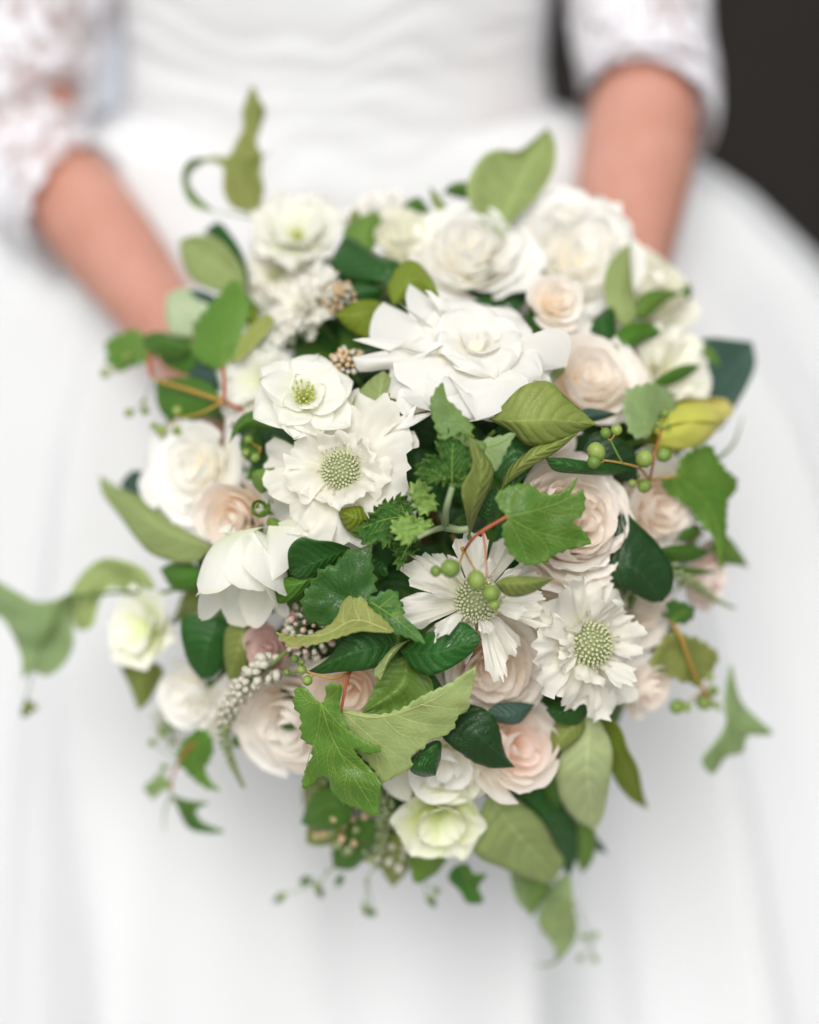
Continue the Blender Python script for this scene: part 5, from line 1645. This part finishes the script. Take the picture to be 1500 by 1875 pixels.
s = sprig('leafy_sprig', 'long pale pointed leaf below the open cream rose at the edge', 'foliage', 385, 1010, -0.010, LG)
blade(s, [(388, 1005, -0.004), (285, 960, 0.006), (182, 870, 0.004)], [(383, 996), (317, 955), (277, 918), (217, 892)], [(350, 1032), (283, 1018), (250, 988), (217, 943), (187, 903)], ['leaf_light', 'leaf_dark'])
blade(s, [(295, 930, -0.010), (255, 895, -0.004), (220, 885, -0.004)], [(270, 872), (243, 862)], [(270, 925), (235, 910)], ['leaf_teal', 'leaf_pale'])
blade(s, [(370, 1050, -0.008), (330, 1058, -0.002), (292, 1042, -0.002)], [(350, 1030), (315, 1030)], [(360, 1075), (320, 1082)], ['leaf_mid', 'leaf_pale'])

s = sprig('leafy_sprig', 'dark heart shaped leaf and olive leaf below the nodding hellebore', 'foliage', 430, 1130, -0.014, LG)
blade(s, [(400, 1130, -0.006), (378, 1185, 0.006), (368, 1245, 0.006)], [(425, 1150), (415, 1205), (392, 1235)], [(345, 1128), (330, 1150), (343, 1210)], ['leaf_dark', 'leaf_olive'])
blade(s, [(450, 1130, -0.008), (438, 1185, 0.000), (418, 1245, 0.002)], [(470, 1160), (462, 1207), (440, 1238)], [(415, 1150), (410, 1200)], ['leaf_olive', 'leaf_dark'])
blade(s, [(290, 1215, -0.004), (258, 1245, 0.002), (253, 1302, 0.002)], [(300, 1230), (288, 1258), (272, 1285)], [(250, 1212), (220, 1218), (238, 1258)], ['leaf_olive', 'leaf_pale'])

s = sprig('leafy_sprig', 'dark folded leaf with bright rim beside the nodding hellebore', 'foliage', 640, 1020, -0.010, LG)
blade(s, [(642, 1004, 0.004), (590, 1025, 0.014), (530, 1050, 0.012)], [(625, 1022), (583, 1049), (548, 1060)], [(612, 993), (580, 990), (550, 985), (528, 1008)], ['leaf_dark', 'leaf_olive'], zr=0.008)
blade(s, [(600, 1035, 0.000), (550, 1068, 0.010), (489, 1068, 0.008)], [(575, 1045), (537, 1056), (510, 1060)], [(590, 1060), (550, 1090), (510, 1105)], ['leaf_mid', 'leaf_lime'], zr=-0.006)
blade(s, [(640, 1060, -0.012), (700, 1040, 0.0), (712, 1052, 0.0)], [(670, 1020), (705, 1030)], [(670, 1060), (700, 1058)], ['leaf_dark', 'leaf_lime'], nu=12)

s = sprig('leafy_sprig', 'pair of dark glossy pointed leaves below the curled olive leaf', 'foliage', 725, 1190, -0.006, LG)
blade(s, [(722, 1180, 0.004), (650, 1195, 0.016), (564, 1229, 0.016)], [(710, 1156), (660, 1156), (627, 1175), (597, 1208)], [(705, 1212), (670, 1227), (627, 1230), (590, 1234)], ['leaf_dark', 'leaf_olive'])
blade(s, [(733, 1192, 0.000), (800, 1195, 0.014), (882, 1170, 0.016)], [(770, 1165), (820, 1145), (848, 1139), (868, 1152)], [(755, 1224), (784, 1237), (822, 1225), (862, 1198)], ['leaf_dark', 'leaf_olive'])
blade(s, [(750, 1172, 0.002), (718, 1195, 0.018), (697, 1245, 0.018)], [(735, 1185), (712, 1215)], [(725, 1180), (705, 1200), (683, 1232)], ['leaf_light', 'leaf_dark'], zl=-0.004)
blade(s, [(745, 1200, -0.008), (735, 1255, 0.004), (665, 1305, 0.008)], [(705, 1220), (685, 1260)], [(790, 1245), (785, 1285), (730, 1305)], ['leaf_green', 'leaf_olive'], bul=-0.003)
blade(s, [(740, 1210, -0.012), (785, 1250, -0.004), (800, 1290, -0.002)], [(780, 1220), (810, 1260)], [(745, 1240), (770, 1285)], ['leaf_dark', 'leaf_olive'])

s = sprig('leafy_sprig', 'small shiny leaf and dark pointed leaf beneath the pale underside leaf', 'foliage', 840, 1320, -0.012, LG)
blade(s, [(752, 1388, 0.012), (780, 1388, 0.022), (798, 1420, 0.020)], [(783, 1362), (806, 1357), (808, 1385)], [(752, 1412), (775, 1423)], ['leaf_dark', 'leaf_olive'], bul=0.004)
blade(s, [(835, 1300, -0.004), (875, 1345, 0.010), (943, 1405, 0.012)], [(860, 1290), (890, 1299), (911, 1322), (925, 1378)], [(810, 1345), (838, 1376), (875, 1399), (905, 1407)], ['leaf_black', 'leaf_olive'], serr=(14, 3))
blade(s, [(980, 1290, -0.014), (930, 1310, -0.006), (890, 1305, -0.006)], [(950, 1285), (910, 1288)], [(950, 1325), (910, 1322)], ['leaf_teal', 'leaf_olive'], nu=12)

s = sprig('leafy_sprig', 'spray of broad light leaves fanning out at the bottom of the bouquet', 'foliage', 1010, 1400, -0.020, LG)
blade(s, [(895, 1455, -0.006), (950, 1530, 0.008), (1022, 1602, 0.006)], [(925, 1455), (962, 1474), (998, 1510), (1020, 1555), (1034, 1576)], [(875, 1500), (868, 1562), (920, 1590), (962, 1608), (1004, 1618)], ['leaf_light', 'leaf_mid'], zl=-0.006, zr=-0.003, bul=0.002)
blade(s, [(940, 1440, -0.016), (1005, 1500, -0.004), (1042, 1608, -0.004)], [(994, 1405), (1028, 1440), (1055, 1510), (1058, 1565)], [(960, 1480), (1000, 1530), (1025, 1580)], ['leaf_dark', 'leaf_olive'])
blade(s, [(1084, 1298, -0.006), (1075, 1400, 0.008), (1090, 1521, 0.006)], [(1105, 1330), (1122, 1374), (1117, 1430), (1106, 1490)], [(1055, 1335), (1020, 1400), (1024, 1455), (1050, 1498)], ['leaf_pale', 'leaf_mid'])
blade(s, [(1096, 1302, -0.010), (1140, 1390, 0.000), (1186, 1482, 0.000)], [(1135, 1331), (1150, 1372), (1168, 1405), (1177, 1450)], [(1110, 1350), (1120, 1415), (1150, 1460)], ['leaf_lime', 'leaf_pale'], zl=0.004)
blade(s, [(1070, 1310, -0.008), (1040, 1340, -0.002), (1008, 1380, -0.002)], [(1070, 1340), (1040, 1370)], [(1030, 1315), (1010, 1335)], ['leaf_olive', 'leaf_mid'])
blade(s, [(1085, 1285, -0.008), (1045, 1305, -0.002), (1000, 1300, -0.004)], [(1060, 1325), (1020, 1322)], [(1060, 1280), (1020, 1285)], ['leaf_dark', 'leaf_olive'])
blade(s, [(1060, 1490, -0.012), (1072, 1540, -0.006), (1064, 1600, -0.006)], [(1090, 1520), (1090, 1560), (1080, 1585)], [(1045, 1520), (1054, 1565)], ['leaf_green', 'leaf_mid'])
blade(s, [(1070, 1520, -0.014), (1092, 1545, -0.010), (1112, 1564, -0.008)], [(1090, 1530), (1105, 1548)], [(1080, 1548), (1098, 1560)], ['leaf_teal', 'leaf_mid'], nu=10)
blade(s, [(1000, 1400, -0.014), (1015, 1440, -0.008), (1020, 1480, -0.008)], [(1030, 1420), (1035, 1460)], [(990, 1420), (1000, 1460)], ['leaf_mid', 'leaf_olive'])

s = sprig('leafy_sprig', 'blurred grey green leaf behind the tip of the large hanging vine leaf', 'foliage', 640, 1480, -0.016, LG)
blade(s, [(645, 1480, -0.010), (600, 1475, -0.004), (550, 1508, -0.004)], [(615, 1445), (572, 1452)], [(635, 1510), (590, 1520)], ['leaf_mid', 'leaf_pale'])
blade(s, [(700, 1500, -0.014), (670, 1530, -0.004), (610, 1590, -0.006)], [(690, 1540), (650, 1590)], [(650, 1500), (610, 1545)], ['leaf_mid', 'leaf_pale'])
blade(s, [(720, 1520, -0.014), (730, 1560, -0.006), (720, 1625, -0.006)], [(755, 1545), (750, 1590)], [(700, 1550), (700, 1595)], ['leaf_olive', 'leaf_pale'])
blade(s, [(650, 1470, -0.014), (600, 1510, -0.008), (560, 1545, -0.008)], [(630, 1530), (590, 1550)], [(600, 1480), (565, 1510)], ['leaf_olive', 'leaf_pale'])
blade(s, [(560, 1310, -0.014), (490, 1350, -0.006), (500, 1385, -0.004)], [(510, 1330), (485, 1350)], [(520, 1360), (512, 1380)], ['leaf_mid', 'leaf_olive'], nu=12)
blade(s, [(470, 1330, -0.014), (440, 1350, -0.008), (425, 1365, -0.008)], [(455, 1330), (430, 1340)], [(460, 1360), (440, 1370)], ['leaf_mid', 'leaf_olive'], nu=12)

s = sprig('leafy_sprig', 'small curled blue green leaf hooking out under the double hellebore', 'foliage', 500, 800, -0.008, LG)
blade(s, [(505, 788, 0.004), (455, 770, 0.014), (420, 811, 0.012)], [(480, 754), (450, 756), (429, 778)], [(467, 784), (438, 792)], ['leaf_mid', 'leaf_pale'])
blade(s, [(478, 905, -0.004), (485, 880, 0.004), (502, 856, 0.004)], [(462, 885), (466, 862)], [(492, 895), (500, 878)], ['leaf_green', 'leaf_mid'], nu=12)
blade(s, [(470, 780, -0.012), (455, 810, -0.006), (462, 850, -0.006)], [(480, 800), (480, 830)], [(440, 805), (445, 835)], ['leaf_mid', 'leaf_olive'], nu=12)
for (x, y, r) in ((455, 805, 11), (468, 838, 10), (450, 830, 8)):
    berry(s, x, y, r, -0.002, (478, 820, -0.006))

s = sprig('leafy_sprig', 'narrow green leaves above the small pink rose at the outer edge', 'foliage', 1250, 1000, -0.014, LG)
blade(s, [(1205, 1005, -0.002), (1255, 1010, 0.004), (1305, 1010, 0.002)], [(1230, 998), (1265, 998)], [(1235, 1030), (1275, 1026)], ['leaf_mid', 'leaf_olive'])
blade(s, [(1240, 990, -0.002), (1260, 975, 0.004), (1285, 963, 0.004)], [(1246, 975), (1268, 962)], [(1258, 990), (1278, 975)], ['leaf_mid', 'leaf_olive'], nu=10)
blade(s, [(1225, 1025, 0.0), (1262, 1048, 0.004), (1318, 1045, 0.004)], [(1250, 1036), (1290, 1042)], [(1250, 1052), (1290, 1052)], ['leaf_mid', 'leaf_olive'], nu=12)
blade(s, [(1300, 1000, -0.004), (1340, 1010, 0.002), (1372, 1040, 0.0)], [(1328, 980), (1355, 1010)], [(1318, 1030), (1350, 1035)], ['leaf_green', 'leaf_pale'])

# ------------------------------------------------------------------ deeper foliage between the heads
rnd = random.Random(77)
DG = 'dark filler sprigs'
WHERE = ['behind the ruffled blush rose and ivy leaf', 'under the sideways pincushion flower', 'behind the fan of broad light leaves', 'behind the pink rose bud',
         'behind the pale underside leaf', 'behind the mauve bud and bead spike', 'behind the nodding hellebore', 'beside the round green bud and open cream rose',
         'behind the red stemmed vine', 'behind the floret tufts', 'behind the large gardenia', 'behind the apricot hearted rose']
for q in range(12):
    a0 = 2 * math.pi * q / 12
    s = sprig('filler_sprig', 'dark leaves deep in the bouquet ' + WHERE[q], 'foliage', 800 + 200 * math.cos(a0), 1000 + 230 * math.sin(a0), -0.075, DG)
    for k in range(16):
        rr = math.sqrt(rnd.uniform(0.02, 1.0)) * 0.86
        aa = a0 + rnd.uniform(-0.32, 0.32)
        x, y = 800 + 470 * rr * math.cos(aa), 960 + 560 * rr * math.sin(aa)
        th = aa + rnd.uniform(-1.2, 1.2)
        L = rnd.uniform(120, 190)
        w = rnd.uniform(34, 54)
        dx, dy = math.cos(th), math.sin(th)
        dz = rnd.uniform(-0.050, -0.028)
        b0 = (x - dx * L / 2, y - dy * L / 2)
        t0 = (x + dx * L / 2, y + dy * L / 2)
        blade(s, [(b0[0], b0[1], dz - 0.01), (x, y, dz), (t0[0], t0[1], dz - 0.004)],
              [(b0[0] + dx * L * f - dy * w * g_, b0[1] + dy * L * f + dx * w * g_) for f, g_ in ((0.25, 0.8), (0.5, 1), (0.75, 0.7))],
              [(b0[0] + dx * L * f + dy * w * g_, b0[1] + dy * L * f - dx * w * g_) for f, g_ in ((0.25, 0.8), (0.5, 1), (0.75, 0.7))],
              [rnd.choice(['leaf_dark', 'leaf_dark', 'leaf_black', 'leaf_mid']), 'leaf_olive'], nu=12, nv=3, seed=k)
    for k in range(7):
        aa = a0 + (k - 3) * 0.16 + rnd.uniform(-0.05, 0.05)
        rr = rnd.uniform(0.70, 0.93)
        x, y = 800 + 500 * rr * math.cos(aa), 980 + 580 * rr * math.sin(aa)
        if y < 520:
            continue
        th = aa + rnd.uniform(-0.9, 0.9)
        L = rnd.uniform(80, 125)
        w = rnd.uniform(22, 34)
        dx, dy = math.cos(th), math.sin(th)
        dz = rnd.uniform(-0.052, -0.032)
        b0 = (x - dx * L / 2, y - dy * L / 2)
        t0 = (x + dx * L / 2, y + dy * L / 2)
        bend = rnd.uniform(-16, 16)
        blade(s, [(b0[0], b0[1], dz - 0.012), (x - dy * bend, y + dx * bend, dz), (t0[0], t0[1], dz - 0.006)],
              [(b0[0] + dx * L * f - dy * (w * g_ + bend * 0.8), b0[1] + dy * L * f + dx * (w * g_ + bend * 0.8)) for f, g_ in ((0.25, 0.75), (0.5, 1), (0.78, 0.6))],
              [(b0[0] + dx * L * f + dy * (w * g_ - bend * 0.8), b0[1] + dy * L * f - dx * (w * g_ - bend * 0.8)) for f, g_ in ((0.25, 0.75), (0.5, 1), (0.78, 0.6))],
              [rnd.choice(['leaf_mid', 'leaf_green', 'leaf_olive', 'leaf_dark', 'leaf_mid']), 'leaf_olive'], nu=14, nv=4, seed=k + 40, wav=0.004)
